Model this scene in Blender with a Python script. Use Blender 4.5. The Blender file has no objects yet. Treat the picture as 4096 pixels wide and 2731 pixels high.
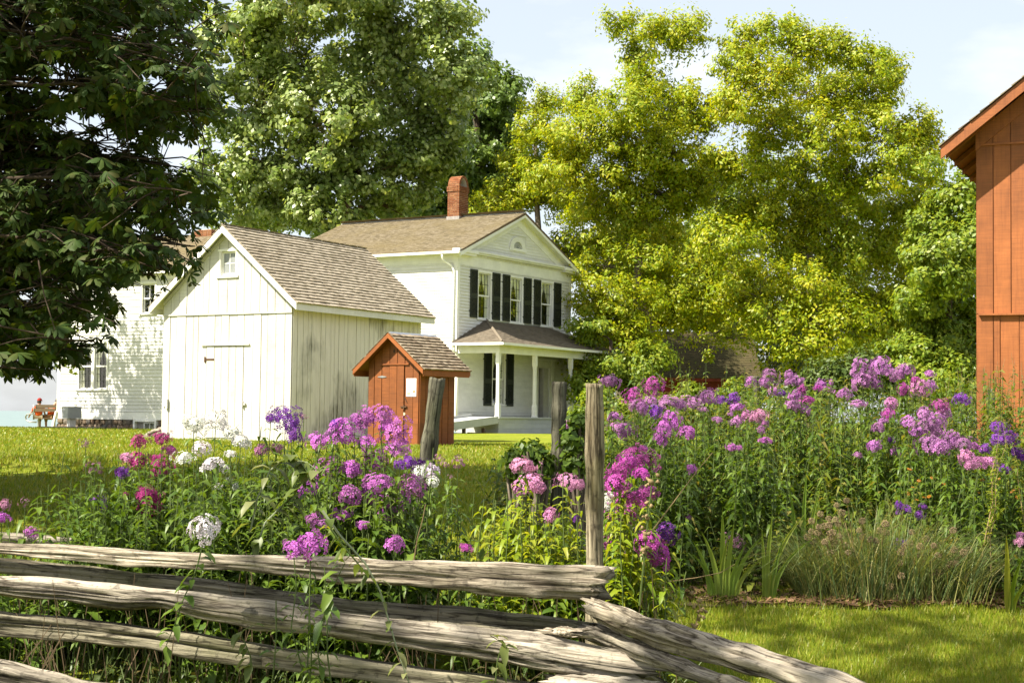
import bpy, math, random
import numpy as np
from mathutils import Matrix, Vector
random.seed(7); RNG = np.random.default_rng(11)
R = math.radians
# ------------------------------------------------------------------ camera, world, sun, exposure
FPX, PITCH, ROLL, EYE = 6308.6, 0.0475, 0.0122, 1.6
sc = bpy.context.scene; COL = sc.collection
cam_d = bpy.data.cameras.new('camera'); cam = bpy.data.objects.new('camera', cam_d); COL.objects.link(cam)
cam_d.sensor_width = 36; cam_d.lens = FPX / 4096 * 36; cam_d.clip_start = 0.1; cam_d.clip_end = 60000
cam.matrix_world = Matrix.Translation((0, 0, EYE)) @ Matrix.Rotation(math.pi / 2 + PITCH, 4, 'X') @ Matrix.Rotation(ROLL, 4, 'Z')
sc.camera = cam
SUN_AZ, SUN_EL = R(64), R(51)          # azimuth measured from straight behind the camera towards the left
SUN = Vector((-math.sin(SUN_AZ) * math.cos(SUN_EL), -math.cos(SUN_AZ) * math.cos(SUN_EL), math.sin(SUN_EL)))
world = bpy.data.worlds.new('World'); sc.world = world; world.use_nodes = True
wn = world.node_tree.nodes; wl = world.node_tree.links; wn.clear()
wo = wn.new('ShaderNodeOutputWorld'); wb = wn.new('ShaderNodeBackground'); sky = wn.new('ShaderNodeTexSky')
sky.sky_type = 'NISHITA'; sky.sun_disc = False; sky.sun_elevation = SUN_EL
sky.sun_rotation = math.atan2(SUN.x, SUN.y)
sky.air_density = 1.0; sky.dust_density = 2.2; sky.ozone_density = 1.0; sky.altitude = 100
tc = wn.new('ShaderNodeTexCoord'); mp = wn.new('ShaderNodeMapping'); mp.inputs['Scale'].default_value = (1, 1, 2.6)
mp.inputs['Location'].default_value = (0.31, 0.12, 0.05)
cn = wn.new('ShaderNodeTexNoise'); cn.inputs['Scale'].default_value = 5.2; cn.inputs['Detail'].default_value = 9; cn.inputs['Roughness'].default_value = 0.55
cr = wn.new('ShaderNodeValToRGB'); cr.color_ramp.elements[0].position = 0.47; cr.color_ramp.elements[1].position = 0.74
cr.color_ramp.elements[0].color = (0.5, 0.5, 0.5, 1)
mx = wn.new('ShaderNodeMix'); mx.data_type = 'RGBA'
mx.inputs['B'].default_value = (6.0, 6.15, 6.3, 1)
wl.new(tc.outputs['Generated'], mp.inputs['Vector']); wl.new(mp.outputs[0], cn.inputs['Vector']); wl.new(cn.outputs['Fac'], cr.inputs[0])
wl.new(cr.outputs[0], mx.inputs['Factor']); wl.new(sky.outputs[0], mx.inputs['A']); wl.new(mx.outputs['Result'], wb.inputs['Color'])
wb.inputs['Strength'].default_value = 0.069
wl.new(wb.outputs[0], wo.inputs[0])
sun_d = bpy.data.lights.new('sun', 'SUN'); sun_d.energy = 5.0; sun_d.angle = R(0.53); sun_d.color = (1.0, 0.93, 0.80)
sun = bpy.data.objects.new('sun', sun_d); COL.objects.link(sun)
sun.rotation_euler = SUN.to_track_quat('Z', 'Y').to_euler()
sc.view_settings.view_transform = 'Standard'; sc.view_settings.look = 'None'; sc.view_settings.gamma = 1; sc.view_settings.use_curve_mapping = False
sc.view_settings.exposure = 1.55
sc.cycles.max_bounces = 8; sc.cycles.transparent_max_bounces = 8; sc.cycles.use_denoising = True

# ------------------------------------------------------------------ helpers
def at(x, y, Y):
    """photo pixel (4096 wide) at distance Y in front of the camera -> world point"""
    dx, dy = x - 2048, y - 1365.5; c, s = math.cos(ROLL), math.sin(ROLL)
    a = dx * c + dy * s; b = -dx * s + dy * c; up = -b / FPX
    yw = math.cos(PITCH) - up * math.sin(PITCH); zw = math.sin(PITCH) + up * math.cos(PITCH)
    k = Y / yw
    return np.array([a / FPX * k, Y, EYE + zw * k])
PLAT = 0.98
def sstep(a, b, x):
    t = np.clip((x - a) / (b - a), 0, 1); return t * t * (3 - 2 * t)
def ground(x, y):
    x = np.asarray(x, float); y = np.asarray(y, float)
    z = PLAT * np.clip((y - 7.0) / 11.5, 0, 1)
    z = z - 0.012 * np.clip(y - 57, 0, 30)
    d = (y - 74) * 0.85 + (-x - 20) * 0.35          # bluff edge towards the lake
    z = z - 7 * sstep(0, 9, d) * (1 - sstep(-14, -2, x))
    z = z + 0.018 * np.sin(x * 1.3 + 2) * np.cos(y * 0.9) * (1 - sstep(14, 30, y)) + 0.012 * np.sin(x * .21 + y * .13)
    return z
def gz(x, y): return float(ground(x, y))

def link(o, parent=None):
    COL.objects.link(o)
    if parent is not None: o.parent = parent
    return o
def mesh_np(name, V, F, smooth=False):
    """V (n,3), F (m,k) equal-size faces, or list of lists"""
    me = bpy.data.meshes.new(name)
    if isinstance(F, np.ndarray):
        n, k = F.shape
        me.vertices.add(len(V)); me.vertices.foreach_set('co', np.ascontiguousarray(V, dtype=np.float32).ravel())
        me.loops.add(n * k); me.loops.foreach_set('vertex_index', np.ascontiguousarray(F, dtype=np.int32).ravel())
        me.polygons.add(n); me.polygons.foreach_set('loop_start', np.arange(0, n * k, k, dtype=np.int32))
        me.update(calc_edges=True); me.validate()
    else:
        me.from_pydata([tuple(map(float, v)) for v in V], [], F); me.update()
    if smooth: me.polygons.foreach_set('use_smooth', np.ones(len(me.polygons), dtype=bool))
    return me
def obj(name, me, mat=None, parent=None, loc=None):
    o = bpy.data.objects.new(name, me)
    if mat is not None and me is not None and len(me.materials) == 0: me.materials.append(mat)
    link(o, parent)
    if loc is not None: o.location = loc
    return o
def tag(o, label=None, cat=None, group=None, kind=None):
    if label: o['label'] = label
    if cat: o['category'] = cat
    if group: o['group'] = group
    if kind: o['kind'] = kind
    return o
def thing(name, label, cat, loc=(0, 0, 0), rz=0, group=None):
    o = bpy.data.objects.new(name, None); link(o); o.location = loc; o.rotation_euler = (0, 0, rz); o.empty_display_size = 0.2
    return tag(o, label, cat, group)
BOXF = [(0, 3, 2, 1), (4, 5, 6, 7), (0, 1, 5, 4), (1, 2, 6, 5), (2, 3, 7, 6), (3, 0, 4, 7)]
class MB:
    """collects boxes, prisms and tubes into one mesh"""
    def __init__(s): s.v = []; s.f = []
    def add(s, V, F):
        n = len(s.v); s.v += [tuple(map(float, p)) for p in V]; s.f += [tuple(int(i) + n for i in f) for f in F]; return s
    def box(s, x0, x1, y0, y1, z0, z1):
        return s.add([(x0, y0, z0), (x1, y0, z0), (x1, y1, z0), (x0, y1, z0), (x0, y0, z1), (x1, y0, z1), (x1, y1, z1), (x0, y1, z1)], BOXF)
    def tube(s, pts, rad, n=6, cap=True):
        V, F = tube(pts, rad, n, cap); return s.add(V, F)
    def build(s, name, mat, parent=None, smooth=False):
        me = mesh_np(name, s.v, s.f, smooth); return obj(name, me, mat, parent)
def tube(pts, rad, n=6, cap=True):
    pts = np.asarray(pts, float); m = len(pts)
    rad = np.broadcast_to(np.asarray(rad, float), (m,))
    V = np.zeros((m, n, 3)); T = np.gradient(pts, axis=0); T /= np.linalg.norm(T, axis=1)[:, None] + 1e-9
    ref = np.array([0, 0, 1.0]) if abs(T[0][2]) < .8 else np.array([1.0, 0, 0])
    ang = np.arange(n) / n * 2 * math.pi
    for i in range(m):
        a = np.cross(T[i], ref); a /= np.linalg.norm(a) + 1e-9; b = np.cross(T[i], a); ref = np.cross(a, T[i]) if False else ref
        V[i] = pts[i] + rad[i] * (np.cos(ang)[:, None] * a + np.sin(ang)[:, None] * b)
    F = [(i * n + j, i * n + (j + 1) % n, (i + 1) * n + (j + 1) % n, (i + 1) * n + j) for i in range(m - 1) for j in range(n)]
    if cap: F += [tuple(range(n))[::-1], tuple((m - 1) * n + j for j in range(n))]
    return V.reshape(-1, 3), F
class Wall:
    """a wall plane in a building's local frame: origin, direction along it, outward normal"""
    def __init__(s, O, a, n): s.O = np.array(O, float); s.a = np.array(a, float); s.n = np.array(n, float); s.z = np.array([0, 0, 1.0])
    def p(s, a, n, z): return s.O + a * s.a + n * s.n + z * s.z
    def box(s, mb, a0, a1, n0, n1, z0, z1):
        P = [s.p(*q) for q in ((a0, n0, z0), (a1, n0, z0), (a1, n1, z0), (a0, n1, z0), (a0, n0, z1), (a1, n0, z1), (a1, n1, z1), (a0, n1, z1))]
        F = BOXF
        if np.dot(np.cross(s.a, s.n), s.z) < 0: F = [f[::-1] for f in BOXF]
        mb.add(P, F); return mb
    def prism(s, mb, poly, n0, n1):
        """poly: list of (a,z) in order, extruded between n0 and n1"""
        k = len(poly); P = [s.p(a, n0, z) for a, z in poly] + [s.p(a, n1, z) for a, z in poly]
        F = [tuple(range(k)), tuple(range(2 * k - 1, k - 1, -1))] + [(i, k + i, k + (i + 1) % k, (i + 1) % k) for i in range(k)]
        mb.add(P, F); return mb

# ------------------------------------------------------------------ materials
def nodes(name):
    m = bpy.data.materials.new(name); m.use_nodes = True; n = m.node_tree.nodes; n.clear()
    return m, n, m.node_tree.links, n.new('ShaderNodeOutputMaterial')
def ramp(n, cols, pos=None):
    r = n.new('ShaderNodeValToRGB'); e = r.color_ramp.elements
    k = len(cols); pos = pos or [i / (k - 1) for i in range(k)]
    while len(e) < k: e.new(0.5)
    for i in range(k): e[i].position = pos[i]; e[i].color = (*cols[i], 1)
    return r
def rnd(n, l):
    """a random number per object and per loose piece"""
    g = n.new('ShaderNodeNewGeometry'); o = n.new('ShaderNodeObjectInfo'); a = n.new('ShaderNodeMath'); a.operation = 'ADD'
    f = n.new('ShaderNodeMath'); f.operation = 'FRACT'
    l.new(g.outputs['Random Per Island'], a.inputs[0]); l.new(o.outputs['Random'], a.inputs[1]); l.new(a.outputs[0], f.inputs[0]); return f.outputs[0]
def noise(n, l, scale, vec=(1, 1, 1), detail=5, rough=.6, src='Object', off=None):
    t = n.new('ShaderNodeTexCoord'); m = n.new('ShaderNodeMapping'); m.inputs['Scale'].default_value = vec
    x = n.new('ShaderNodeTexNoise'); x.inputs['Scale'].default_value = scale; x.inputs['Detail'].default_value = detail; x.inputs['Roughness'].default_value = rough
    if src == 'World':
        g = n.new('ShaderNodeNewGeometry'); l.new(g.outputs['Position'], m.inputs['Vector'])
    else: l.new(t.outputs[src], m.inputs['Vector'])
    if off is not None:
        a = n.new('ShaderNodeVectorMath'); a.operation = 'ADD'; s = n.new('ShaderNodeMath'); s.operation = 'MULTIPLY'; s.inputs[1].default_value = 37
        c = n.new('ShaderNodeCombineXYZ'); l.new(off, s.inputs[0]); [l.new(s.outputs[0], c.inputs[i]) for i in range(3)]
        l.new(m.outputs[0], a.inputs[0]); l.new(c.outputs[0], a.inputs[1]); l.new(a.outputs[0], x.inputs['Vector'])
    else: l.new(m.outputs[0], x.inputs['Vector'])
    return x.outputs['Fac']
def mixc(n, l, fac, a, b, mode='MIX'):
    m = n.new('ShaderNodeMix'); m.data_type = 'RGBA'; m.blend_type = mode
    for k, v in (('Factor', fac), ('A', a), ('B', b)):
        if isinstance(v, (int, float)): m.inputs[k].default_value = v
        elif isinstance(v, tuple): m.inputs[k].default_value = (*v, 1)
        else: l.new(v, m.inputs[k])
    return m.outputs['Result']
def bump(n, l, h, strength=.3, dist=.01):
    b = n.new('ShaderNodeBump'); b.inputs['Strength'].default_value = strength; b.inputs['Distance'].default_value = dist; l.new(h, b.inputs['Height']); return b.outputs[0]
def bsdf(n, l, out, col, rough=.6, norm=None, spec=.4, metal=0):
    p = n.new('ShaderNodeBsdfPrincipled'); p.inputs['Roughness'].default_value = rough; p.inputs['Specular IOR Level'].default_value = spec; p.inputs['Metallic'].default_value = metal
    if isinstance(col, tuple): p.inputs['Base Color'].default_value = (*col, 1)
    else: l.new(col, p.inputs['Base Color'])
    if norm is not None: l.new(norm, p.inputs['Normal'])
    l.new(p.outputs[0], out.inputs[0]); return p
def plain(name, col, rough=.6, spec=.4, metal=0, var=.12, scale=6):
    m, n, l, o = nodes(name); f = noise(n, l, scale)
    r = ramp(n, [tuple(c * (1 - var) for c in col), tuple(min(1, c * (1 + var)) for c in col)], [.3, .7]); l.new(f, r.inputs[0])
    bsdf(n, l, o, r.outputs[0], rough, bump(n, l, f, .1, .004), spec, metal); return m
def paint(name, col, dirt, axis='z', dirt_amt=.5, rough=.55, pv=.05, grain=.25, pos=(.55, .8)):
    """painted board: streaks of wear along the grain, each board a shade of its own"""
    m, n, l, o = nodes(name); r = rnd(n, l)
    vec = {'x': (1.2, 22, 22), 'y': (22, 1.2, 22), 'z': (22, 22, 1.2)}[axis]
    s = noise(n, l, 1.3, vec, 6, .65, off=r); b = noise(n, l, .9, (1, 1, 1), 4, .6, off=r)
    fr = ramp(n, [(0, 0, 0), (1, 1, 1)], list(pos)); l.new(s, fr.inputs[0])
    k = n.new('ShaderNodeMath'); k.operation = 'MULTIPLY'; l.new(fr.outputs[0], k.inputs[0]); l.new(b, k.inputs[1])
    k2 = n.new('ShaderNodeMath'); k2.operation = 'MULTIPLY'; l.new(k.outputs[0], k2.inputs[0]); k2.inputs[1].default_value = dirt_amt * 2
    vr = ramp(n, [tuple(c * (1 - pv) for c in col), tuple(min(1, c * (1 + pv)) for c in col)]); l.new(r, vr.inputs[0])
    c = mixc(n, l, k2.outputs[0], vr.outputs[0], dirt)
    lf = noise(n, l, 1.7, (1, 1, 1), 5, .65, off=r); lr = ramp(n, [(1 - pv * 2.2,) * 3, (1 + pv,) * 3], [.3, .66]); l.new(lf, lr.inputs[0]); c = mixc(n, l, 1.0, c, lr.outputs[0], 'MULTIPLY')
    sw = noise(n, l, 1.0, {'x': (60, 2, 2), 'y': (2, 60, 2), 'z': (2, 2, 60)}[axis], 3, .6, off=r); sr = ramp(n, [(1 - pv * 1.2,) * 3, (1 + pv * .6,) * 3], [.35, .65]); l.new(sw, sr.inputs[0]); c = mixc(n, l, 1.0, c, sr.outputs[0], 'MULTIPLY')
    bsdf(n, l, o, c, rough, bump(n, l, s, grain, .004), .35); return m
def shingle(name, cols, moss=None):
    m, n, l, o = nodes(name); r = rnd(n, l); rc = ramp(n, cols); l.new(r, rc.inputs[0])
    s = noise(n, l, 2, (14, 14, 3), 5, .7, off=r); v = ramp(n, [(.72, .72, .72), (1.15, 1.15, 1.15)], [.3, .7]); l.new(s, v.inputs[0])
    c = mixc(n, l, 1.0, rc.outputs[0], v.outputs[0], 'MULTIPLY')
    if moss:
        f = noise(n, l, .55, (1, 1, 1), 6, .7, 'World'); fr = ramp(n, [(0, 0, 0), (1, 1, 1)], [.45, .7]); l.new(f, fr.inputs[0]); c = mixc(n, l, fr.outputs[0], c, moss)
    bsdf(n, l, o, c, .85, bump(n, l, s, .4, .006), .2); return m
def leafmat(name, cols, transl=.4, tcol=None, rough=.45, spec=.35, big=None, objvar=None):
    m, n, l, o = nodes(name); r = rnd(n, l); rc = ramp(n, cols); l.new(r, rc.inputs[0]); c = rc.outputs[0]
    if big:
        f = noise(n, l, big[0], (1, 1, 1), 3, .5, 'World'); fr = ramp(n, [(0, 0, 0), (1, 1, 1)], [.38, .62]); l.new(f, fr.inputs[0]); c = mixc(n, l, fr.outputs[0], c, big[1], 'MULTIPLY')
    if objvar:
        oi = n.new('ShaderNodeObjectInfo'); vr = ramp(n, objvar); l.new(oi.outputs['Random'], vr.inputs[0]); c = mixc(n, l, 1.0, c, vr.outputs[0], 'MULTIPLY')
    p = n.new('ShaderNodeBsdfPrincipled'); p.inputs['Roughness'].default_value = rough; p.inputs['Specular IOR Level'].default_value = spec; l.new(c, p.inputs['Base Color'])
    t = n.new('ShaderNodeBsdfTranslucent'); tc_ = mixc(n, l, 1.0, c, tcol or (1.35, 1.25, .55), 'MULTIPLY'); l.new(tc_, t.inputs['Color'])
    x = n.new('ShaderNodeMixShader'); x.inputs[0].default_value = transl; l.new(p.outputs[0], x.inputs[1]); l.new(t.outputs[0], x.inputs[2]); l.new(x.outputs[0], o.inputs[0]); return m
def barkmat(name, c0, c1, scale=4):
    m, n, l, o = nodes(name); f = noise(n, l, scale, (3, 3, .6), 7, .7); r = ramp(n, [c0, c1], [.35, .68]); l.new(f, r.inputs[0])
    bsdf(n, l, o, r.outputs[0], .9, bump(n, l, f, .8, .03), .15); return m
def railmat(name, dark, light, green, amt=.35):
    """weathered split rail: grain along local x"""
    m, n, l, o = nodes(name)
    oi = n.new('ShaderNodeObjectInfo')
    g = noise(n, l, 1.0, (1.3, 42, 42), 8, .72, off=oi.outputs['Random']); g2 = noise(n, l, 1.0, (.8, 9, 9), 5, .6, off=oi.outputs['Random'])
    a = n.new('ShaderNodeMath'); a.operation = 'ADD'; l.new(g, a.inputs[0]); l.new(g2, a.inputs[1])
    h = n.new('ShaderNodeMath'); h.operation = 'MULTIPLY'; l.new(a.outputs[0], h.inputs[0]); h.inputs[1].default_value = .5
    mid = tuple(.5 * (x + y) for x, y in zip(dark, light))
    r = ramp(n, [dark, mid, light], [.39, .49, .60]); l.new(h.outputs[0], r.inputs[0])
    b = noise(n, l, 2.2, (1, 1, 1), 5, .65, off=oi.outputs['Random']); br = ramp(n, [(0, 0, 0), (1, 1, 1)], [.5, .72]); l.new(b, br.inputs[0])
    k = n.new('ShaderNodeMath'); k.operation = 'MULTIPLY'; l.new(br.outputs[0], k.inputs[0]); k.inputs[1].default_value = amt
    c = mixc(n, l, k.outputs[0], r.outputs[0], green)
    ck = noise(n, l, 1.0, (1.1, 16, 16), 4, .55, off=oi.outputs['Random']); ckr = ramp(n, [(1, 1, 1), (.09, .07, .05), (1, 1, 1)], [.462, .5, .538]); l.new(ck, ckr.inputs[0]); c = mixc(n, l, .85, c, ckr.outputs[0], 'MULTIPLY')
    sp = noise(n, l, 26, (1, 1, 1), 3, .6); sr = ramp(n, [(.55, .55, .55), (1, 1, 1)], [.33, .45]); l.new(sp, sr.inputs[0])
    c = mixc(n, l, 1.0, c, sr.outputs[0], 'MULTIPLY')
    bsdf(n, l, o, c, .85, bump(n, l, h.outputs[0], 1.0, .03), .15); return m

M = {}
M['white'] = paint('white_paint', (.70, .69, .645), (.36, .31, .22), 'x', .25, .5)
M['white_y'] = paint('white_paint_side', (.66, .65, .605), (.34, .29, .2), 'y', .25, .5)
M['white_trim'] = paint('white_trim', (0.792, 0.781, 0.726), (0.396, 0.33, 0.22), 'z', .18, .45)
M['shed_front'] = paint('whitewash_boards', (.52, .505, .455), (.27, .21, .13), 'z', .55, .6, .09)
M['grey'] = paint('grey_paint', (.42, .43, .42), (.25, .24, .2), 'x', .3)
M['red'] = paint('red_barn_paint', (.205, .062, .0125), (.10, .03, .01), 'z', .6, .6, .16)
M['redtrim'] = paint('red_trim_paint', (.235, .072, .0155), (.12, .035, .01), 'z', .45, .6, .1)
M['barnred'] = paint('faded_red_paint', (.285, .092, .025), (.15, .042, .013), 'z', .55, .6, .13, .4, (.48, .72))
M['backred'] = paint('old_red_paint', (0.192, 0.0272, 0.016), (0.08, 0.0128, 0.008), 'z', .5, .7, .1)
M['shutter'] = plain('dark_green_shutter_paint', (.022, .026, .019), .5, .3)
M['dark'] = plain('dark_interior', (.03, .028, .024), .9, .1)  # near-black colour standing in for the gloom of unlit rooms
M['iron'] = plain('rusty_iron', (.10, .055, .03), .7, .4, .5)
M['galv'] = plain('galvanised_metal', (.42, .44, .46), .38, .5, .85, .1, 12)
M['steel'] = plain('grey_steel', (.30, .31, .32), .5, .5, .3, .1, 3)
M['door_dark'] = plain('dark_door_paint', (.035, .034, .028), .45, .4)
M['inner'] = plain('pale_reveal_paint', (.55, .53, .48), .6)
M['curtain'] = plain('cream_curtain', (.80, .76, .62), .9, .1)
M['paper'] = plain('white_notice_paper', (.78, .77, .74), .7, .2, 0, .02)
M['printbrown'] = plain('printed_brown', (.35, .2, .11), .8); M['printred'] = plain('printed_red', (.4, .12, .05), .8); M['printgrey'] = plain('printed_grey', (.25, .25, .27), .8)
M['mortar'] = plain('pale_mortar', (.50, .45, .37), .95, .1, 0, .15, 20)
M['cement'] = plain('grey_cement', (.27, .25, .23), .95, .1, 0, .2, 8)
M['sh_shed'] = shingle('cedar_shingle_tan', [(.22, .185, .13), (.29, .245, .18), (.36, .31, .235), (.31, .265, .195)])
M['sh_house'] = shingle('cedar_shingle_ochre', [(.115, .092, .055), (.15, .12, .07), (.20, .165, .11), (.155, .125, .07)], (.155, .122, .06))
M['sh_porch'] = shingle('cedar_shingle_weathered', [(0.1105, 0.0892, 0.0638), (0.17, 0.1403, 0.102), (0.136, 0.1148, 0.085)])
M['sh_out'] = shingle('cedar_shingle_grey', [(0.119, 0.0892, 0.0595), (0.1955, 0.153, 0.102), (0.289, 0.238, 0.17), (0.17, 0.1275, 0.085)])
M['sh_back'] = shingle('mossy_shaded_shingle', [(.05, .04, .018), (.075, .058, .024), (.062, .052, .02)], (.055, .05, .016))  # shingle colours darkened to stand for tree shade on the roof
M['deckwood'] = plain('roof_board', (.12, .08, .05), .9)
def glassmat():
    m, n, l, o = nodes('window_glass'); g = n.new('ShaderNodeBsdfGlossy'); g.inputs['Roughness'].default_value = .03; g.inputs['Color'].default_value = (1, 1, 1, 1)
    t = n.new('ShaderNodeBsdfTransparent'); t.inputs['Color'].default_value = (.93, .95, .94, 1); lw = n.new('ShaderNodeLayerWeight'); lw.inputs['Blend'].default_value = .5; pw = n.new('ShaderNodeMath'); pw.operation = 'POWER'; pw.inputs[1].default_value = 3; l.new(lw.outputs['Facing'], pw.inputs[0]); f = n.new('ShaderNodeMath'); f.operation = 'MULTIPLY_ADD'; f.inputs[1].default_value = .6; f.inputs[2].default_value = .05; l.new(pw.outputs[0], f.inputs[0])
    w = noise(n, l, 2.2, (1, 1, 1), 2, .5); b = bump(n, l, w, .06, .05); l.new(b, g.inputs['Normal'])
    x = n.new('ShaderNodeMixShader'); l.new(f.outputs[0], x.inputs[0]); l.new(t.outputs[0], x.inputs[1]); l.new(g.outputs[0], x.inputs[2]); l.new(x.outputs[0], o.inputs[0]); return m
M['glass'] = glassmat()
def dustyglass():
    m, n, l, o = nodes('dusty_glass'); f = noise(n, l, 5); r = ramp(n, [(.17, .185, .18), (.24, .25, .245)], [.3, .7]); l.new(f, r.inputs[0]); bsdf(n, l, o, r.outputs[0], .25, None, .5); return m
M['dusty'] = dustyglass()
def stonemat():
    m, n, l, o = nodes('field_stone'); r = rnd(n, l); rc = ramp(n, [(.13, .085, .055), (.19, .14, .095), (.12, .11, .10), (.22, .17, .12), (.16, .115, .085)]); l.new(r, rc.inputs[0])
    f = noise(n, l, 9, (1, 1, 1), 6, .7, off=r); v = ramp(n, [(.6, .6, .6), (1.2, 1.2, 1.2)], [.3, .7]); l.new(f, v.inputs[0]); c = mixc(n, l, 1.0, rc.outputs[0], v.outputs[0], 'MULTIPLY')
    bsdf(n, l, o, c, .85, bump(n, l, f, .6, .02), .25); return m
M['stone'] = stonemat()
def brickmat():
    m, n, l, o = nodes('red_brick'); r = rnd(n, l); rc = ramp(n, [(.15, .052, .022), (.20, .078, .033), (.24, .115, .055), (.17, .06, .026)]); l.new(r, rc.inputs[0])
    f = noise(n, l, 14, (1, 1, 1), 5, .7, off=r); v = ramp(n, [(.7, .7, .7), (1.2, 1.2, 1.2)], [.3, .7]); l.new(f, v.inputs[0]); c = mixc(n, l, 1.0, rc.outputs[0], v.outputs[0], 'MULTIPLY')
    bsdf(n, l, o, c, .9, bump(n, l, f, .4, .01), .15); return m
M['brick'] = brickmat()
def weathered_wall():
    """greyed whitewash: pale at the top, dark vertical stains low down on old boards"""
    m, n, l, o = nodes('weathered_whitewash'); r = rnd(n, l)
    s = noise(n, l, 1.0, (26, 26, 1.5), 7, .7, off=r); b = noise(n, l, .75, (1.3, 1.3, .8), 4, .55)
    base = ramp(n, [(.54, .50, .42), (.70, .66, .57), (.78, .74, .66)], [.25, .5, .8]); l.new(s, base.inputs[0])
    st = ramp(n, [(0, 0, 0), (1, 1, 1)], [.40, .58]); l.new(s, st.inputs[0]); bb = ramp(n, [(0, 0, 0), (1, 1, 1)], [.50, .64]); l.new(b, bb.inputs[0])
    k = n.new('ShaderNodeMath'); k.operation = 'MULTIPLY'; l.new(st.outputs[0], k.inputs[0]); l.new(bb.outputs[0], k.inputs[1])
    c = mixc(n, l, k.outputs[0], base.outputs[0], (.13, .12, .085))
    bsdf(n, l, o, c, .8, bump(n, l, s, .4, .006), .2); return m
M['shed_side'] = weathered_wall()
def lawnmat():
    m, n, l, o = nodes('lawn_grass'); f = noise(n, l, .5, (1, 1, 1), 6, .65, 'World'); g = noise(n, l, 9, (1, 1, 1), 8, .8, 'World'); g3 = noise(n, l, 45, (1, .5, 1), 6, .8, 'World')
    a = ramp(n, [(.12, .165, .012), (.18, .21, .016), (.245, .235, .03)], [.3, .5, .72]); l.new(f, a.inputs[0])
    v = ramp(n, [(.7, .72, .65), (1.2, 1.18, 1.1)], [.33, .66]); l.new(g, v.inputs[0]); c = mixc(n, l, 1.0, a.outputs[0], v.outputs[0], 'MULTIPLY')
    v2 = ramp(n, [(.7, .7, .7), (1.2, 1.2, 1.2)], [.3, .7]); l.new(g3, v2.inputs[0]); c = mixc(n, l, .8, c, v2.outputs[0], 'MULTIPLY')
    bsdf(n, l, o, c, .9, bump(n, l, g, .8, .05), .1); return m
M['lawn'] = lawnmat()
M['blade'] = leafmat('grass_blade', [(.11, .18, .009), (.17, .235, .012), (.24, .27, .02), (.31, .26, .06)], .35)
def seamat():
    m, n, l, o = nodes('lake_water'); f = noise(n, l, .11, (1, .35, 1), 6, .7, 'World')
    r = ramp(n, [(.11, .165, .15), (.17, .225, .205)], [.35, .65]); l.new(f, r.inputs[0])
    bsdf(n, l, o, r.outputs[0], .35, bump(n, l, f, .5, .6), .4); return m
M['sea'] = seamat()
M['rail'] = railmat('weathered_split_rail', (.045, .037, .028), (.46, .405, .32), (.13, .125, .055), .4)
M['rail_pale'] = railmat('bleached_split_rail', (.075, .058, .04), (.60, .52, .40), (.24, .2, .1), .3)
M['rail_green'] = railmat('lichened_split_rail', (.04, .034, .022), (.33, .295, .205), (.12, .125, .045), .6)
M['post'] = railmat('weathered_round_post', (.09, .068, .038), (.44, .38, .255), (.18, .165, .055), .4)
M['post_dark'] = railmat('mossy_round_post', (0.0213, 0.0195, 0.0127), (0.153, 0.1445, 0.102), (0.051, 0.0595, 0.0153), .7)
M['bark'] = barkmat('grey_brown_bark', (.06, .047, .034), (.22, .18, .135)); M['bark_dark'] = barkmat('dark_bark', (.025, .018, .012), (.09, .065, .045)); M['bark_tan'] = barkmat('tan_bark', (.06, .036, .02), (.24, .155, .085))
M['lf_cotton'] = leafmat('poplar_leaves', [(.13, .195, .035), (.20, .27, .055), (.31, .37, .11), (.42, .46, .2), (.16, .23, .045)], .42, None, .35, .5, (.35, (.75, .82, .72)))
M['lf_poplar_dark'] = leafmat('dark_poplar_leaves', [(.08, .14, .025), (.12, .19, .035), (.19, .26, .055)], .4, None, .4, .4)  # this poplar's own darker green
M['lf_yellow'] = leafmat('yellowing_leaves', [(.20, .285, .010), (.275, .345, .012), (.36, .395, .014), (.44, .395, .015), (.23, .31, .011)], .48, (1.25, 1.15, .4), .45, .35, (.3, (.82, .9, .9)))
M['lf_green'] = leafmat('green_leaves', [(.10, .17, .012), (.15, .22, .017), (.21, .27, .02), (.25, .28, .02)], .42)
M['lf_dark'] = leafmat('dark_green_leaves', [(.045, .08, .014), (.075, .115, .02), (.11, .145, .024)], .3)
M['lf_weed'] = leafmat('shaded_weeds', [(.025, .045, .008), (.04, .065, .011), (.06, .08, .014), (.11, .085, .03)], .25)  # weed greens darkened, shade under the rails put into the colour
M['lf_chest'] = leafmat('horse_chestnut_leaves', [(.026, .052, .011), (.038, .068, .014), (.055, .085, .018), (.045, .068, .014), (.062, .066, .014)], .25, (1.4, 1.3, .35), .6, .12)
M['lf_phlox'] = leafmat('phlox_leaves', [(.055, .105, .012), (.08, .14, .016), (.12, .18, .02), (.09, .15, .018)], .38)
M['lf_bright'] = leafmat('bright_green_leaves', [(0.136, 0.2125, 0.0102), (0.1955, 0.2635, 0.0153), (0.255, 0.306, 0.0187), (0.306, 0.3145, 0.034)], .48)  # brighter copy of the phlox greens, sunlight by the tall post put in
M['lf_bed'] = leafmat('bed_leaves', [(.055, .105, .013), (.085, .14, .018), (.125, .175, .022), (.16, .19, .024), (.2, .17, .04)], .4)
M['lf_vine'] = leafmat('pale_vine_leaves', [(.08, .12, .02), (.13, .165, .035), (.2, .21, .085)], .4)
M['stem'] = plain('green_stem', (.07, .10, .02), .6); M['stem_dry'] = plain('dry_stem', (.22, .155, .07), .8); M['stem_dark'] = plain('shaded_brown_stem', (.09, .06, .028), .85); M['stem_grey'] = plain('pale_vine_stem', (.22, .25, .15), .7)  # stem_dark: dry stem darkened in place of shade under the rails
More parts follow.
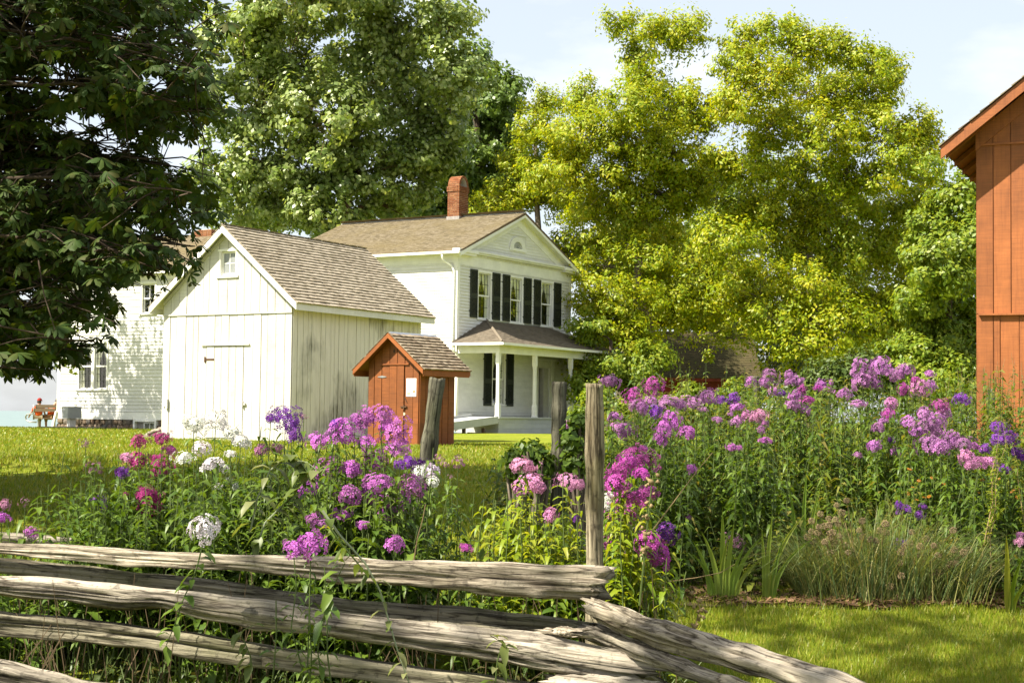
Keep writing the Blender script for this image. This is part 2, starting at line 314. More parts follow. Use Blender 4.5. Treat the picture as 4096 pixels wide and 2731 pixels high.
M['garlic'] = leafmat('blue_green_blades', [(.09, .15, .06), (.14, .20, .075), (.20, .23, .07), (.33, .28, .12)], .35)
M['iris'] = leafmat('iris_blades', [(.16, .27, .04), (.21, .31, .05), (.27, .33, .06)], .5)
M['seed'] = plain('dry_seed_head', (.2, .145, .085), .95, .1, 0, .3, 60)
M['mulch'] = leafmat('bark_mulch', [(.06, .032, .018), (.12, .065, .035), (.2, .115, .065)], .0)
M['skin'] = plain('skin', (.36, .19, .12), .6); M['orange'] = plain('orange_shirt_cloth', (.55, .085, .015), .85, .1); M['redcap'] = plain('dark_red_cloth', (.22, .025, .018), .85, .1)
M['khaki'] = plain('khaki_cloth', (.2, .16, .1), .9, .1); M['brown'] = plain('brown_cloth', (.2, .11, .05), .9, .1); M['capgrey'] = plain('grey_cap_cloth', (.14, .14, .13), .9, .1); M['hair'] = plain('dark_hair', (.03, .02, .015), .7)
M['benchwood'] = plain('brown_bench_slat', (.11, .075, .04), .7); M['benchmetal'] = plain('grey_bench_frame', (.33, .33, .32), .4, .5, .4)
PET = {'L': (.42, .115, .42), 'M': (.38, .06, .30), 'P': (.48, .20, .37), 'W': (.68, .68, .63), 'V': (.155, .035, .28), 'R': (.28, .02, .14), 'LV': (.36, .14, .36), 'F': (.25, .11, .19), 'D': (.14, .045, .26)}
for k, c in PET.items():
    M['pet' + k] = leafmat('phlox_petals_' + k.lower(), [tuple(x * .8 for x in c), c, tuple(min(.9, x * 1.12 + .02) for x in c)], .28, (1.1, 1.0, 1.05), .6, .15, None, [(.72, .8, .68), (1.05, .95, 1.1), (1.12, 1.25, 1.05), (.9, .75, 1.0)])
    M['eye' + k] = plain('phlox_eyes_' + k.lower(), tuple(x * .55 + (.12 if i == 0 and k != 'W' else 0) for i, x in enumerate(c)) if k != 'W' else (.66, .68, .5), .7)
M['orangepet'] = leafmat('orange_petals', [(.35, .12, .008), (.42, .17, .01)], .25)
# ------------------------------------------------------------------ ground and water
def build_ground():
    xs = np.unique(np.concatenate([np.linspace(-9, 9, 73), np.linspace(-40, 40, 81), np.linspace(-400, 400, 41)]))
    ys = np.unique(np.concatenate([np.linspace(-60, 5, 14), np.linspace(5, 24, 77), np.linspace(24, 110, 87), np.linspace(110, 600, 26)]))
    X, Y = np.meshgrid(xs, ys); Z = ground(X, Y); V = np.stack([X, Y, Z], -1).reshape(-1, 3)
    nx, ny = len(xs), len(ys); i, j = np.meshgrid(np.arange(nx - 1), np.arange(ny - 1)); b = (j * nx + i).ravel()
    F = np.stack([b, b + 1, b + nx + 1, b + nx], -1)
    tag(obj('lawn', mesh_np('lawn', V, F, True), M['lawn']), kind='structure')
    S = 30000
    tag(obj('lake', mesh_np('lake', [(-S, 40, -5), (S, 40, -5), (S, S, -5), (-S, S, -5)], [(0, 1, 2, 3)]), M['sea']), kind='structure')
build_ground()

# ------------------------------------------------------------------ building kit
def sheath(name, wall, L0, L1, z0, z1, openings, mat, parent, t=.12):
    mb = MB(); cuts = sorted({L0, L1, *[o[0] for o in openings], *[o[1] for o in openings]})
    for a, b in zip(cuts[:-1], cuts[1:]):
        zz = z0
        for o in sorted([o for o in openings if o[0] <= a + 1e-6 and o[1] >= b - 1e-6], key=lambda o: o[2]):
            if o[2] > zz + 1e-4: wall.box(mb, a, b, -t, 0, zz, o[2])
            zz = o[3]
        if zz < z1 - 1e-4: wall.box(mb, a, b, -t, 0, zz, z1)
    return mb.build(name, mat, parent)
_clap = {}
def claps(parent, wall, L0, L1, z0, z1, e, openings, mat, span=None, th=.03):
    """clapboards, one object each, courses cut round the openings"""
    k = 0; z = z0
    while z < z1 - .02:
        a0, a1 = (L0, L1) if span is None else span(z + e * .5)
        if a1 - a0 < .05: break
        iv = [(a0, a1)]
        for o in openings:
            if o[2] < z + e * .6 and o[3] > z + e * .4:
                iv = [q for (p, r) in iv for q in ((p, min(r, o[0])), (max(p, o[1]), r)) if q[1] - q[0] > .02]
        for p, r in iv:
            L = round(r - p, 3); key = (id(wall), L, e)
            if key not in _clap:
                w0 = Wall((0, 0, 0), wall.a, wall.n); P = [w0.p(*q) for q in ((0, .0, 0), (L, .0, 0), (L, th, 0), (0, th, 0), (0, .0, e * 1.1), (L, .0, e * 1.1), (L, .005, e * 1.1), (0, .005, e * 1.1))]
                F = BOXF if np.dot(np.cross(wall.a, wall.n), (0, 0, 1)) > 0 else [f[::-1] for f in BOXF]
                _clap[key] = mesh_np('clapboard', P, F)
            o = obj('clapboard', _clap[key], mat, parent, wall.p(p, .001 + random.uniform(0, .002), z))
        z += e; k += 1
def planks(parent, wall, edges, z0, z1, mat, th=.02, name='plank', topfn=None, gap=.006, bot=None):
    """vertical boards between the given edges; topfn(a) gives the sloped top"""
    for a, b in zip(edges[:-1], edges[1:]):
        mb = MB(); t = th + random.uniform(-.005, .008)
        zb = z0 if bot is None else bot((a + b) / 2)
        if topfn: poly = [(a + gap, zb), (b - gap, zb), (b - gap, topfn(b - gap)), (a + gap, topfn(a + gap))]
        else: poly = [(a + gap, zb), (b - gap, zb), (b - gap, z1), (a + gap, z1)]
        wall.prism(mb, poly, .001, t); mb.build(name, mat, parent)
def window(parent, wall, a0, a1, z0, z1, cols, rows, casing=.09, curtain=True, sill=True, muntin=None, label=None, dusty=False, double=True, mat=None):
    mat = mat or M['white_trim']; mb = MB()
    wall.box(mb, a0 - casing, a0, -.10, .035, z0 - .02, z1 + .02); wall.box(mb, a1, a1 + casing, -.10, .035, z0 - .02, z1 + .02)
    wall.box(mb, a0 - casing - .02, a1 + casing + .02, -.10, .042, z1 + .02, z1 + .02 + casing)
    w = mb.build('window', mat, parent)
    if label: w['label'] = label
    if sill: wall.box(MB(), 0, 0, 0, 0, 0, 0); s = MB(); wall.box(s, a0 - casing - .04, a1 + casing + .04, -.10, .07, z0 - .075, z0 - .021); s.build('sill', mat, w)
    zm = (z0 + z1) / 2
    for (b0, b1, nn) in (((zm - .02, z1 + .02, -.045), (z0 - .02, zm + .02, -.075)) if double else ((z0 - .02, z1 + .02, -.05),)):
        s = MB(); q = .045
        wall.box(s, a0, a0 + q, nn - .015, nn + .015, b0, b1); wall.box(s, a1 - q, a1, nn - .015, nn + .015, b0, b1)
        wall.box(s, a0 + q, a1 - q, nn - .015, nn + .015, b0, b0 + q * 1.2); wall.box(s, a0 + q, a1 - q, nn - .015, nn + .015, b1 - q, b1)
        s.build('sash', mat, w)
        A0, A1, B0, B1 = a0 + q, a1 - q, b0 + q * 1.2, b1 - q; s = MB(); h = .008
        for i in range(1, cols): c = A0 + (A1 - A0) * i / cols; wall.box(s, c - h, c + h, nn - .01, nn + .011, B0, B1)
        for j in range(1, rows): c = B0 + (B1 - B0) * j / rows; wall.box(s, A0, A1, nn - .01, nn + .009, c - h, c + h)
        if s.v: s.build('muntin', muntin or M['shutter'], w)
        for i in range(cols):
            for j in range(rows):
                s = MB(); g = .002
                wall.box(s, A0 + (A1 - A0) * i / cols + g, A0 + (A1 - A0) * (i + 1) / cols - g, nn - .002, nn + .002, B0 + (B1 - B0) * j / rows + g, B0 + (B1 - B0) * (j + 1) / rows - g)
                s.build('pane', M['dusty'] if dusty else M['glass'], w)
    if curtain:
        for sgn in (0, 1):
            V = []; n = 22; m = 16
            for j in range(m):
                t = j / (m - 1); zz = z1 - .02 - (z1 - z0) * t; wd = (a1 - a0) * (.62 - .42 * math.sin(min(1, t * 1.7) * math.pi / 2) + (.12 * max(0, t - .62)))
                for i in range(n):
                    f = i / (n - 1); x = f * wd; x = a0 + x if sgn == 0 else a1 - x
                    V.append(wall.p(x, -.118 - .014 * math.sin(f * 19 + t * 2), zz))
            F = [(j * n + i, j * n + i + 1, (j + 1) * n + i + 1, (j + 1) * n + i) for j in range(m - 1) for i in range(n - 1)]
            obj('curtain', mesh_np('curtain', V, F, True), M['curtain'], w)
    return w
def shutter(parent, wall, a0, a1, z0, z1, split=.55, n0=.04):
    mb = MB(); st = .055; zs = z0 + (z1 - z0) * (1 - split)
    for (p, q, r, s) in ((a0, a0 + st, z0, z1), (a1 - st, a1, z0, z1), (a0 + st, a1 - st, z0, z0 + .09), (a0 + st, a1 - st, z1 - .07, z1), (a0 + st, a1 - st, zs - .1, zs + .1)):
        wall.box(mb, p, q, n0, n0 + .035, r, s)
    for a, s in ((a0, -1), (a1, 1)):
        for zz in (z0 + .25, z1 - .3): wall.box(mb, min(a, a + s * .06), max(a, a + s * .06), n0 - .03, n0 + .01, zz - .02, zz + .02)
    sh = mb.build('shutter', M['shutter'], parent); lv = MB()
    for b0, b1 in ((z0 + .09, zs - .1), (zs + .1, z1 - .07)):
        k = max(3, int((b1 - b0) / .042))
        for i in range(k):
            z = b0 + (b1 - b0) * i / k; P = []
            for aa in (a0 + st, a1 - st): P += [wall.p(aa, n0 + .03, z), wall.p(aa, n0 + .036, z + .006), wall.p(aa, n0 + .006, z + .044), wall.p(aa, n0, z + .04)]
            lv.add(P, [(0, 1, 5, 4), (1, 2, 6, 5), (2, 3, 7, 6), (3, 0, 4, 7), (0, 3, 2, 1), (4, 5, 6, 7)])
    lv.build('louvers', M['shutter'], sh)
    return sh
_shm = {}
def shingles(bld, part, O, a, s, La, Ls, e, mat, nind=300, clip=None, wr=(.09, .19), th=.014, key='x', jit=.008):
    """wood shingles: the nearest nind are objects of their own, the rest one joined mesh. a x s must point outwards"""
    O = np.array(O, float); a = np.array(a, float); s = np.array(s, float); nrm = np.cross(a, s); L = []
    r = 0; s0 = -.03
    while s0 < Ls - e * .3:
        x = -random.uniform(0, .1)
        while x < La - .02:
            w = random.uniform(*wr); x0 = max(0, x); x1 = min(La, x + w)
            if x1 - x0 > .03 and (clip is None or clip((x0 + x1) / 2, s0 + e / 2)): L.append((x0, x1 - x0 - .004, s0 + random.uniform(-jit, jit), random.uniform(-.003, .004)))
            x += w
        s0 += e; r += 1
    MW = np.array(bld.matrix_basis); wpos = lambda q: (MW[:3, :3] @ (O + a * q[0] + s * q[2])) + MW[:3, 3]
    L.sort(key=lambda q: -1 if False else np.linalg.norm(wpos(q) - np.array([0, 0, EYE])))
    ln = e * 1.35
    def verts(w, lift): return [(0, 0, .004), (w, 0, .004), (w, 0, .004 + th + lift), (0, 0, .004 + th + lift), (0, ln, .001), (w, ln, .001)]
    FF = [(0, 1, 2, 3), (3, 2, 5, 4), (0, 3, 4), (1, 5, 2)]
    Bm = Matrix(((a[0], s[0], nrm[0]), (a[1], s[1], nrm[1]), (a[2], s[2], nrm[2]))).to_4x4()
    for q in L[:nind]:
        kk = (key, round(q[1] / .012), e)
        if kk not in _shm: _shm[kk] = mesh_np('shingle', verts(max(.02, round(q[1] / .012) * .012), 0), FF)
        o = obj('shingle', _shm[kk], mat, part); o.matrix_basis = Matrix.Translation(O + a * q[0] + s * q[2] + nrm * q[3]) @ Bm
    if len(L) > nind:
        V = []; F = []; Q = np.array([list(a), list(s), list(nrm)])
        for q in L[nind:]:
            n = len(V); P = np.array(verts(q[1], 0)) + np.array([q[0], q[2], q[3]]); V += list(O + P @ Q); F += [tuple(i + n for i in f) for f in FF]
        tag(obj('shingle_field', mesh_np('shingle_field', V, F), mat, part), kind='stuff')
def building(name, label, X, Y, yaw, z=PLAT):
    o = thing(name, label, 'building', (X, Y, z), yaw); o.matrix_basis = Matrix.Translation((X, Y, z)) @ Matrix.Rotation(yaw, 4, 'Z'); return o

# ------------------------------------------------------------------ white farmhouse
def farmhouse():
    B = building('farmhouse', 'two storey white clapboard farmhouse with pediment, dark shutters and front porch', -2.063, 58.36, 1.0342); B['category'] = 'house'
    w, L, o, ze, zp = 8.742, 8.273, .352, 6.709, 8.658; k = (zp - ze) / (w / 2 + o); e = .118
    FR = Wall((0, 0, 0), (1, 0, 0), (0, -1, 0)); SD = Wall((0, 0, 0), (0, 1, 0), (-1, 0, 0)); FRr = Wall((w, 0, 0), (0, 1, 0), (1, 0, 0)); BK = Wall((0, L, 0), (1, 0, 0), (0, 1, 0))
    upw = [(1.46, 2.33), (3.85, 4.72), (6.28, 7.17)]; sh = [(.845, 1.345), (2.445, 3.0), (3.213, 3.745), (4.83, 5.42), (5.638, 6.175), (7.285, 7.873)]
    ops = [(a, b, 4.33, 6.05) for a, b in upw] + [(2.57, 3.44, 1.1, 3.0), (6.12, 7.02, .6, 2.59)]
    cas = [(a - .09, b + .09, 4.26, 6.14) for a, b in upw] + [(2.48, 3.53, 1.03, 3.09), (5.69, 7.36, .6, 2.94)]
    fw = sheath('front_wall', FR, 0, w, 0.05, 6.72, ops, M['white'], B); claps(fw, FR, .12, w - .12, .66, 6.24, e, cas, M['white'], None, .042)
    sw = sheath('side_wall', SD, 0, L, 0.05, 6.72, [], M['white_y'], B); claps(sw, SD, .12, L - .12, .45, 6.3, e, [], M['white_y'])
    sheath('far_wall', FRr, 0, L, .05, 6.72, [], M['white_y'], B); sheath('back_wall', BK, 0, w, .05, 6.72, [], M['white'], B)
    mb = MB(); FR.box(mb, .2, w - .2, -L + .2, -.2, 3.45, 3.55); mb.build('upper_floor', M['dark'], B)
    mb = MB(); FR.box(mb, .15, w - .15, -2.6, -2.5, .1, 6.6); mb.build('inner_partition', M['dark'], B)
    # pediment
    mb = MB(); FR.prism(mb, [(0, 6.72), (w, 6.72), (w, 6.84), (w / 2, zp - .13), (0, 6.84)], -.12, 0); pd = mb.build('pediment_wall', M['white'], B)
    mb = MB(); FR.prism(mb, [(0, 6.72), (w, 6.72), (w, 6.84), (w / 2, zp - .13), (0, 6.84)], -L, -L + .12); mb.build('pediment_wall', M['white'], B)
    claps(pd, FR, 0, w, 6.86, 8.3, .112, [(3.66, 5.0, 7.16, 7.70)], M['white'], lambda z: (max(.3, (z - 6.84 + .05) / k + .15), w - max(.3, (z - 6.84 + .05) / k + .15)))
    tr = MB()   # corner boards, frieze, cornice
    for wl_, a in ((FR, 0), (FR, w - .14), (SD, 0), (SD, L - .14)): wl_.box(tr, a - (.03 if a == 0 else 0), a + .14 + (.03 if a else 0), .0005, .034, .2, 6.3)
    FR.box(tr, -.035, w + .035, .0, .04, 6.25, 6.70); SD.box(tr, 0.0, L, .0, .038, 6.30, 6.70)
    tr.build('corner_trim', M['white_trim'], B)
    co = MB(); FR.box(co, .55, w - .55, .041, .20, 6.70, 6.76); FR.box(co, .5, w - .5, .041, .26, 6.761, 6.83)
    for a0, a1 in ((-o, .95), (w - .95, w + o)): FR.box(co, a0 + .06, a1 - .06, .0, o - .07, 6.60, 6.68); FR.box(co, a0, a1, .0, o - .02, 6.681, 6.76); FR.prism(co, [(a0, 6.761), (a1, 6.761), (a1, 6.80), (a0, 6.80)], .0, o - .04)
    SD.box(co, -.02, L + o, .039, o - .08, 6.62, 6.66); SD.box(co, -o + .05, L + o, .039, o - .03, 6.661, 6.70)
    co.build('cornice', M['white_trim'], B)
    dn = MB(); x = .75
    while x < w - .75: FR.box(dn, x, x + .032, .041, .085, 6.625, 6.695); x += .066
    dn.build('dentils', M['white_trim'], B)
    rk = MB(); c = math.sqrt(1 + k * k)    # raking frieze, soffit and fascia
    for sgn in (0, 1):
        f = (lambda a: a) if sgn == 0 else (lambda a: w - a)
        top = lambda a: ze + (a + o) * k - .10
        pl = [(.0, top(0) - .42), (.0, top(0) - .04), (w / 2, top(w / 2) - .04), (w / 2, top(w / 2) - .42)]
        FR.prism(rk, [(f(a), z) for a, z in pl], .0, .045)
        pl = [(-o + .02, top(-o) - .10), (-o + .02, top(-o) + .045), (w / 2, top(w / 2) + .045), (w / 2, top(w / 2) - .10)]
        FR.prism(rk, [(f(a), z) for a, z in pl], o - .045, o - .002)
        pl = [(-o + .02, top(-o) - .05), (-o + .02, top(-o) - .0), (w / 2, top(w / 2) - .0), (w / 2, top(w / 2) - .05)]
        FR.prism(rk, [(f(a), z) for a, z in pl], .046, o - .046)
    rk.build('raking_cornice', M['white_trim'], B)
    # lunette
    ln = MB(); cx, cz, r0, r1 = 4.33, 7.24, .34, .60; n = 20; P = []; F = []
    for nn in (.0, .06):
        for i in range(n + 1):
            t = math.pi * i / n
            for r in (r0, r1): P.append(FR.p(cx + r * math.cos(t), nn, cz + r * math.sin(t) * .78))
    q = 2 * (n + 1)
    for i in range(n): a = 2 * i; F += [(q + a, q + a + 1, q + a + 3, q + a + 2), (a + 1, a + 3, q + a + 3, q + a + 1), (a, q + a, q + a + 2, a + 2)]
    ln.add(P, F); FR.box(ln, cx - .64, cx + .64, 0, .07, cz - .11, cz - .001); lo = ln.build('lunette', M['white_trim'], B)
    P = [FR.p(cx, .012, cz)] + [FR.p(cx + .34 * math.cos(math.pi * i / n), .012, cz + .265 * math.sin(math.pi * i / n)) for i in range(n + 1)]
    obj('pane', mesh_np('pane', P, [(0, i + 1, i + 2) for i in range(n)]), M['dusty'], lo)
    fn = MB()
    for i in range(1, 14):
        t = math.pi * i / 14; d = np.array([math.cos(t), math.sin(t) * .78]); u = np.array([-d[1], d[0]]) * .012
        fn.add([FR.p(cx + d[0] * .07, .03, cz + d[1] * .07), FR.p(cx + d[0] * .33 + u[0], .03, cz + d[1] * .33 + u[1]), FR.p(cx + d[0] * .33 - u[0], .03, cz + d[1] * .33 - u[1])], [(0, 1, 2)])
    fn.build('fan_rays', M['white_trim'], lo)
    for (a, b) in upw: window(B, FR, a, b, 4.33, 6.05, 3, 2)
    for s in sh: shutter(B, FR, s[0], s[1], 4.32, 6.14)
    window(B, FR, 2.57, 3.44, 1.1, 3.0, 3, 3)
    for s in ((1.90, 2.455), (3.555, 4.09)): shutter(B, FR, s[0], s[1], 1.02, 3.1)
    # front door with casing
    mb = MB()
    for a in (5.69, 7.16): FR.box(mb, a, a + .2, 0, .05, .6, 2.62); FR.box(mb, a - .01, a + .21, 0, .07, 2.621, 2.9)
    for a in (5.89, 7.02): FR.box(mb, a, a + (.23 if a < 6 else .14), 0, .035, .6, 2.62)
    FR.box(mb, 5.90, 7.15, 0, .045, 2.60, 2.86); FR.box(mb, 5.62, 7.43, 0, .10, 2.901, 2.96)
    dr = mb.build('door', M['white_trim'], B); mb = MB(); FR.box(mb, 6.12, 7.02, -.3, -.22, .6, 2.59); mb.build('door_leaf', M['door_dark'], dr)
    mb = MB(); FR.box(mb, 6.62, 7.018, -.22, -.02, .602, 2.588); mb.build('reveal', M['inner'], dr)
    # roof
    mb = MB()
    for sgn in (0, 1):
        f = (lambda a: a) if sgn == 0 else (lambda a: w - a)
        FR.prism(mb, [(f(-o), ze - .03), (f(-o), ze), (f(w / 2), zp), (f(w / 2), zp - .06), (f(w / 2), zp - .10), (f(0), ze + o * k - .06)], -L - o, o)
    rf = mb.build('roof', M['deckwood'], B); s = np.array([1, 0, k]) / c
    shingles(B, rf, (-o, L + o, ze), (0, -1, 0), s, L + 2 * o, (w / 2 + o) * c, .116, M['sh_house'], 300, None, (.09, .2), .011, 'house')
    s2 = np.array([-1, 0, k]) / c
    shingles(B, rf, (w + o, -o, ze), (0, 1, 0), s2, L + 2 * o, (w / 2 + o) * c, .23, M['sh_house'], 0, None, (.3, .5), .014, 'houseb')
    mb = MB(); FR.prism(mb, [(w / 2 - .11, zp - .02), (w / 2, zp + .035), (w / 2 + .11, zp - .02)], -L - o, o); mb.build('ridge_cap', M['white_trim'], rf)
    gt = MB(); SD.box(gt, -o - .01, L + o, o - .005, o + .10, ze - .10, ze - .012); gt.build('gutter', M['white_trim'], B)
    ds = MB(); ds.tube([SD.p(.42, o + .04, ze - .1), SD.p(.42, o + .04, ze - .22), SD.p(.38, o - .05, ze - .36), SD.p(.2, .09, ze - .52), SD.p(.1, .07, ze - .7), SD.p(.1, .07, .7)], .045, 8); ds.build('downspout', M['white_trim'], B, True)
    # chimney
    u0, u1, v0, v1 = 4.02, 4.72, 2.55, 3.10; zb, zt = 8.42, 9.82
    mb = MB(); mb.box(u0 + .012, u1 - .012, v0 + .012, v1 - .012, zb, zt + .02); ch = mb.build('chimney', M['mortar'], B)
    mb = MB(); mb.box(u0 - .03, u1 + .03, v0 - .03, v1 + .03, zb - .05, zb + .22); mb.build('flashing', M['cement'], ch)
    bm = {}
    def brick(x0, x1, y0, y1, z0, z1):
        key = (round(x1 - x0, 3), round(y1 - y0, 3), round(z1 - z0, 3))
        if key not in bm: q = MB(); q.box(0, key[0], 0, key[1], 0, key[2]); bm[key] = mesh_np('brick', q.v, q.f)
        obj('brick', bm[key], M['brick'], ch, (x0 + random.uniform(-.002, .002), y0 + random.uniform(-.002, .002), z0))
    z = zb + .23; r = 0; g = .011
    while z < zt - .01:
        ex = .028 if z > zt - .19 else 0
        x0, x1, y0, y1 = u0 - ex, u1 + ex, v0 - ex, v1 + ex
        for fy in (0, 1):
            ln_ = (.105 if (r + fy) % 2 else .22); x = x0 + (0 if r % 2 == 0 else .0)
            while x < x1 - .03: b = min(x1, x + ln_); b = x1 if x1 - b < .06 else b; brick(x, b - g, y0 if fy == 0 else y1 - .09, (y0 + .09) if fy == 0 else y1, z, z + .061); x = b; ln_ = .235
        for fx in (0, 1):
            y = y0 + .09 + g; first = .12 if r % 2 else .2
            while y < y1 - .11: b = min(y1 - .09 - g, y + first); b = y1 - .09 - g if (y1 - .09 - g) - b < .05 else b; brick(x0 if fx == 0 else x1 - .09, (x0 + .09) if fx == 0 else x1, y, b - g * (b < y1 - .12), z, z + .061); y = b; first = .2
        z += .072; r += 1
    Rr = (u1 - u0) / 2; n = 15; cu = (u0 + u1) / 2     # arched hood
    P = []; F = []
    for (vv) in (v0 + .02, v1 - .01):
        for i in range(n + 1):
            t = math.pi * i / n
            for rr in (Rr - .1, Rr - .012): P.append((cu - rr * math.cos(t), vv, zt + .05 + rr * 1.28 * math.sin(t)))
    q = 2 * (n + 1)
    for i in range(n): a = 2 * i; F += [(a, a + 1, a + 3, a + 2), (q + a, q + a + 2, q + a + 3, q + a + 1), (a + 1, q + a + 1, q + a + 3, a + 3), (a, a + 2, q + a + 2, q + a)]
    obj('hood_core', mesh_np('hood_core', P, F), M['mortar'], ch)
    mb = MB(); mb.add([(cu - (Rr - .1) * math.cos(math.pi * i / n), v1 - .06, zt + (Rr - .1) * 1.28 * math.sin(math.pi * i / n)) for i in range(n + 1)], [tuple(range(n + 1))]); mb.build('hood_back', M['cement'], ch)
    for i in range(n):
        t = math.pi * (i + .5) / n; x = cu - (Rr - .05) * math.cos(t); zz = zt + .05 + (Rr - .05) * 1.28 * math.sin(t); ang = math.atan2(-Rr * math.cos(t) * -1, 1)
        dirv = np.array([-math.cos(t), math.sin(t) / 1.28]); dirv /= np.linalg.norm(dirv); yv = v0; k2 = .12 if i % 2 else .22; ex = math.atan2(dirv[0], dirv[1])
        while yv < v1 - .03:
            b = min(v1, yv + k2); b = v1 if v1 - b < .06 else b; key = ('arch', round(b - yv, 3))
            if key not in bm: q2 = MB(); q2.box(-.037, .037, 0, b - yv - g, -.05, .05); bm[key] = mesh_np('brick', q2.v, q2.f)
            ob = obj('brick', bm[key], M['brick'], ch, (x, yv, zz)); ob.rotation_euler = (0, ex, 0); yv = b; k2 = .22
    # porch
    pp, uL, uR, zf, zpe, zpt, uA, uB, op = 1.843, .045, 8.531, .601, 3.296, 4.265, 2.09, 6.711, .358
    mb = MB(); FR.box(mb, uL - .05, uR + .05, .001, pp + .06, zf - .06, zf); pf = mb.build('porch_floor', M['grey'], B)
    fl = Wall((0, -pp, 0), (1, 0, 0), (0, -1, 0)); sl = Wall((uL, 0, 0), (0, -1, 0), (-1, 0, 0))
    for i in range(3):
        z0 = -.02 + i * .19
        mb = MB(); fl.box(mb, uL, uR, -.03, .0 + .004 * i, z0, z0 + .186); mb.build('skirt_board', M['grey'], pf)
        mb = MB(); sl.box(mb, .02, pp - .031, -.03, .0 + .004 * i, z0, z0 + .186); mb.build('skirt_board', M['grey'], pf)
    for uu in (uL + .07, 2.79, 5.62, uR - .08):
        mb = MB(); prof = [(zf, .095), (zf + .03, .095), (zf + .031, .075), (zf + .42, .075), (zf + .50, .052), (zpe - .82, .052), (zpe - .74, .075), (zpe - .36, .075)]
        P = []; F = []
        for z, r in prof: P += [(uu - r, -pp + .08 - r, z), (uu + r, -pp + .08 - r, z), (uu + r, -pp + .08 + r, z), (uu - r, -pp + .08 + r, z)]
        for i in range(len(prof) - 1):
            for j in range(4): F.append((4 * i + j, 4 * i + (j + 1) % 4, 4 * i + 4 + (j + 1) % 4, 4 * i + 4 + j))
        F += [(3, 2, 1, 0), tuple(4 * (len(prof) - 1) + j for j in range(4))]
        mb.add(P, F); mb.build('porch_post', M['white_trim'], B)
    mb = MB(); fl.box(mb, uL - .02, uR + .02, -.18, .02, zpe - .36, zpe - .05); FR.box(mb, uL - .02, uL + .16, .05, pp - .181, zpe - .36, zpe - .05); FR.box(mb, uR - .16, uR + .02, .05, pp - .181, zpe - .36, zpe - .05)
    mb.build('porch_beam', M['white_trim'], B)
    mb = MB(); FR.box(mb, uL + .161, uR - .161, .04, pp - .182, zpe - .12, zpe - .08); mb.build('porch_ceiling', M['white'], B)
    mb = MB(); a0, a1, q = uL - op, uR + op, pp + op
    mb.add([FR.p(a0, 0, zpe), FR.p(a0, q, zpe), FR.p(a1, q, zpe), FR.p(a1, 0, zpe), FR.p(uA, .0, zpt), FR.p(uB, .0, zpt), FR.p(a0, 0, zpe - .05), FR.p(a0, q, zpe - .05), FR.p(a1, q, zpe - .05), FR.p(a1, 0, zpe - .05)],
           [(0, 4, 1), (1, 4, 5, 2), (2, 5, 3), (6, 7, 1, 0), (7, 8, 2, 1), (8, 9, 3, 2), (6, 9, 8, 7)])
    pr = mb.build('porch_roof', M['deckwood'], B)
    h = zpt - zpe; c1 = math.hypot(q, h); s = np.array([0, q, h]) / c1      # front slope rises towards the wall (+v)
    fr_ = (uA - a0); fr2 = (a1 - uB)
    shingles(B, pr, (a0, -q, zpe), (1, 0, 0), s, a1 - a0, c1, .11, M['sh_porch'], 300, lambda a, t: a > fr_ * t / c1 and a < (a1 - a0) - fr2 * t / c1, (.09, .2), .011, 'pf')
    c2 = math.hypot(fr_, h); s = np.array([fr_, 0, h]) / c2
    shingles(B, pr, (a0, 0, zpe), (0, -1, 0), s, q, c2, .11, M['sh_porch'], 150, lambda a, t: a < q * (1 - t / c2), (.09, .2), .011, 'pl')
    mb = MB(); mb.tube([FR.p(a0 + .05, q - .05, zpe + .03), FR.p(uA, .02, zpt + .03)], .06, 4); mb.tube([FR.p(a0, .03, zpe + .03), FR.p(uA, .03, zpt + .03)], .03, 4); mb.build('hip_board', M['sh_porch'], pr)
    mb = MB(); FR.box(mb, uA, uB, .0, .06, zpt - .03, zpt + .02); mb.build('flashing', M['galv'], pr)
    mb = MB(); FR.box(mb, a0 - .01, a1 + .01, q, q + .08, zpe - .09, zpe + .0); FR.box(mb, a0 - .09, a0, .0, q + .08, zpe - .09, zpe + .0); mb.build('gutter', M['white_trim'], pr)
    mb = MB(); mb.tube([FR.p(a0 - .02, .1, zpe - .05), FR.p(a0 + .02, .1, zpe - .3), FR.p(.05, .1, zpe - .5), FR.p(-.03, .08, zpe - .7), FR.p(-.03, .08, .3)], .04, 8); mb.build('downspout', M['white_trim'], B, True)
    # ramp
    mb = MB(); A = [(-3.9, .32), (-.05, .60)]
    rp = Wall((0, 0, 0), (1, 0, 0), (0, -1, 0)); rp.prism(mb, [(-3.9, .30), (-.06, .575), (-.06, .60), (-3.9, .325)], .75, 1.86); ra = mb.build('ramp', M['grey'], B)
    mb = MB(); rp.prism(mb, [(-3.9, .05), (-.06, .36), (-.06, .62), (-3.9, .345)], 1.861, 1.90); rp.prism(mb, [(-3.9, .05), (-.06, .36), (-.06, .70), (-3.9, .42)], .71, .749); mb.build('ramp_side', M['grey'], ra)
    mb = MB(); [rp.box(mb, x, x + .1, 1.7, 1.8, -.05, .2) for x in (-3.6, -2.2, -.9)]; mb.tube([rp.p(-1.9, 1.75, .02), rp.p(-.5, 1.8, -.02)], .03, 4); mb.build('ramp_support', M['deckwood'], ra)
    # low addition on the far side
    AD = Wall((0, .3, 0), (1, 0, 0), (0, -1, 0)); aw = sheath('addition_wall', AD, w + .02, 10.43, .05, 3.4, [], M['white'], B); claps(aw, AD, w + .14, 10.32, .3, 3.1, e, [], M['white'])
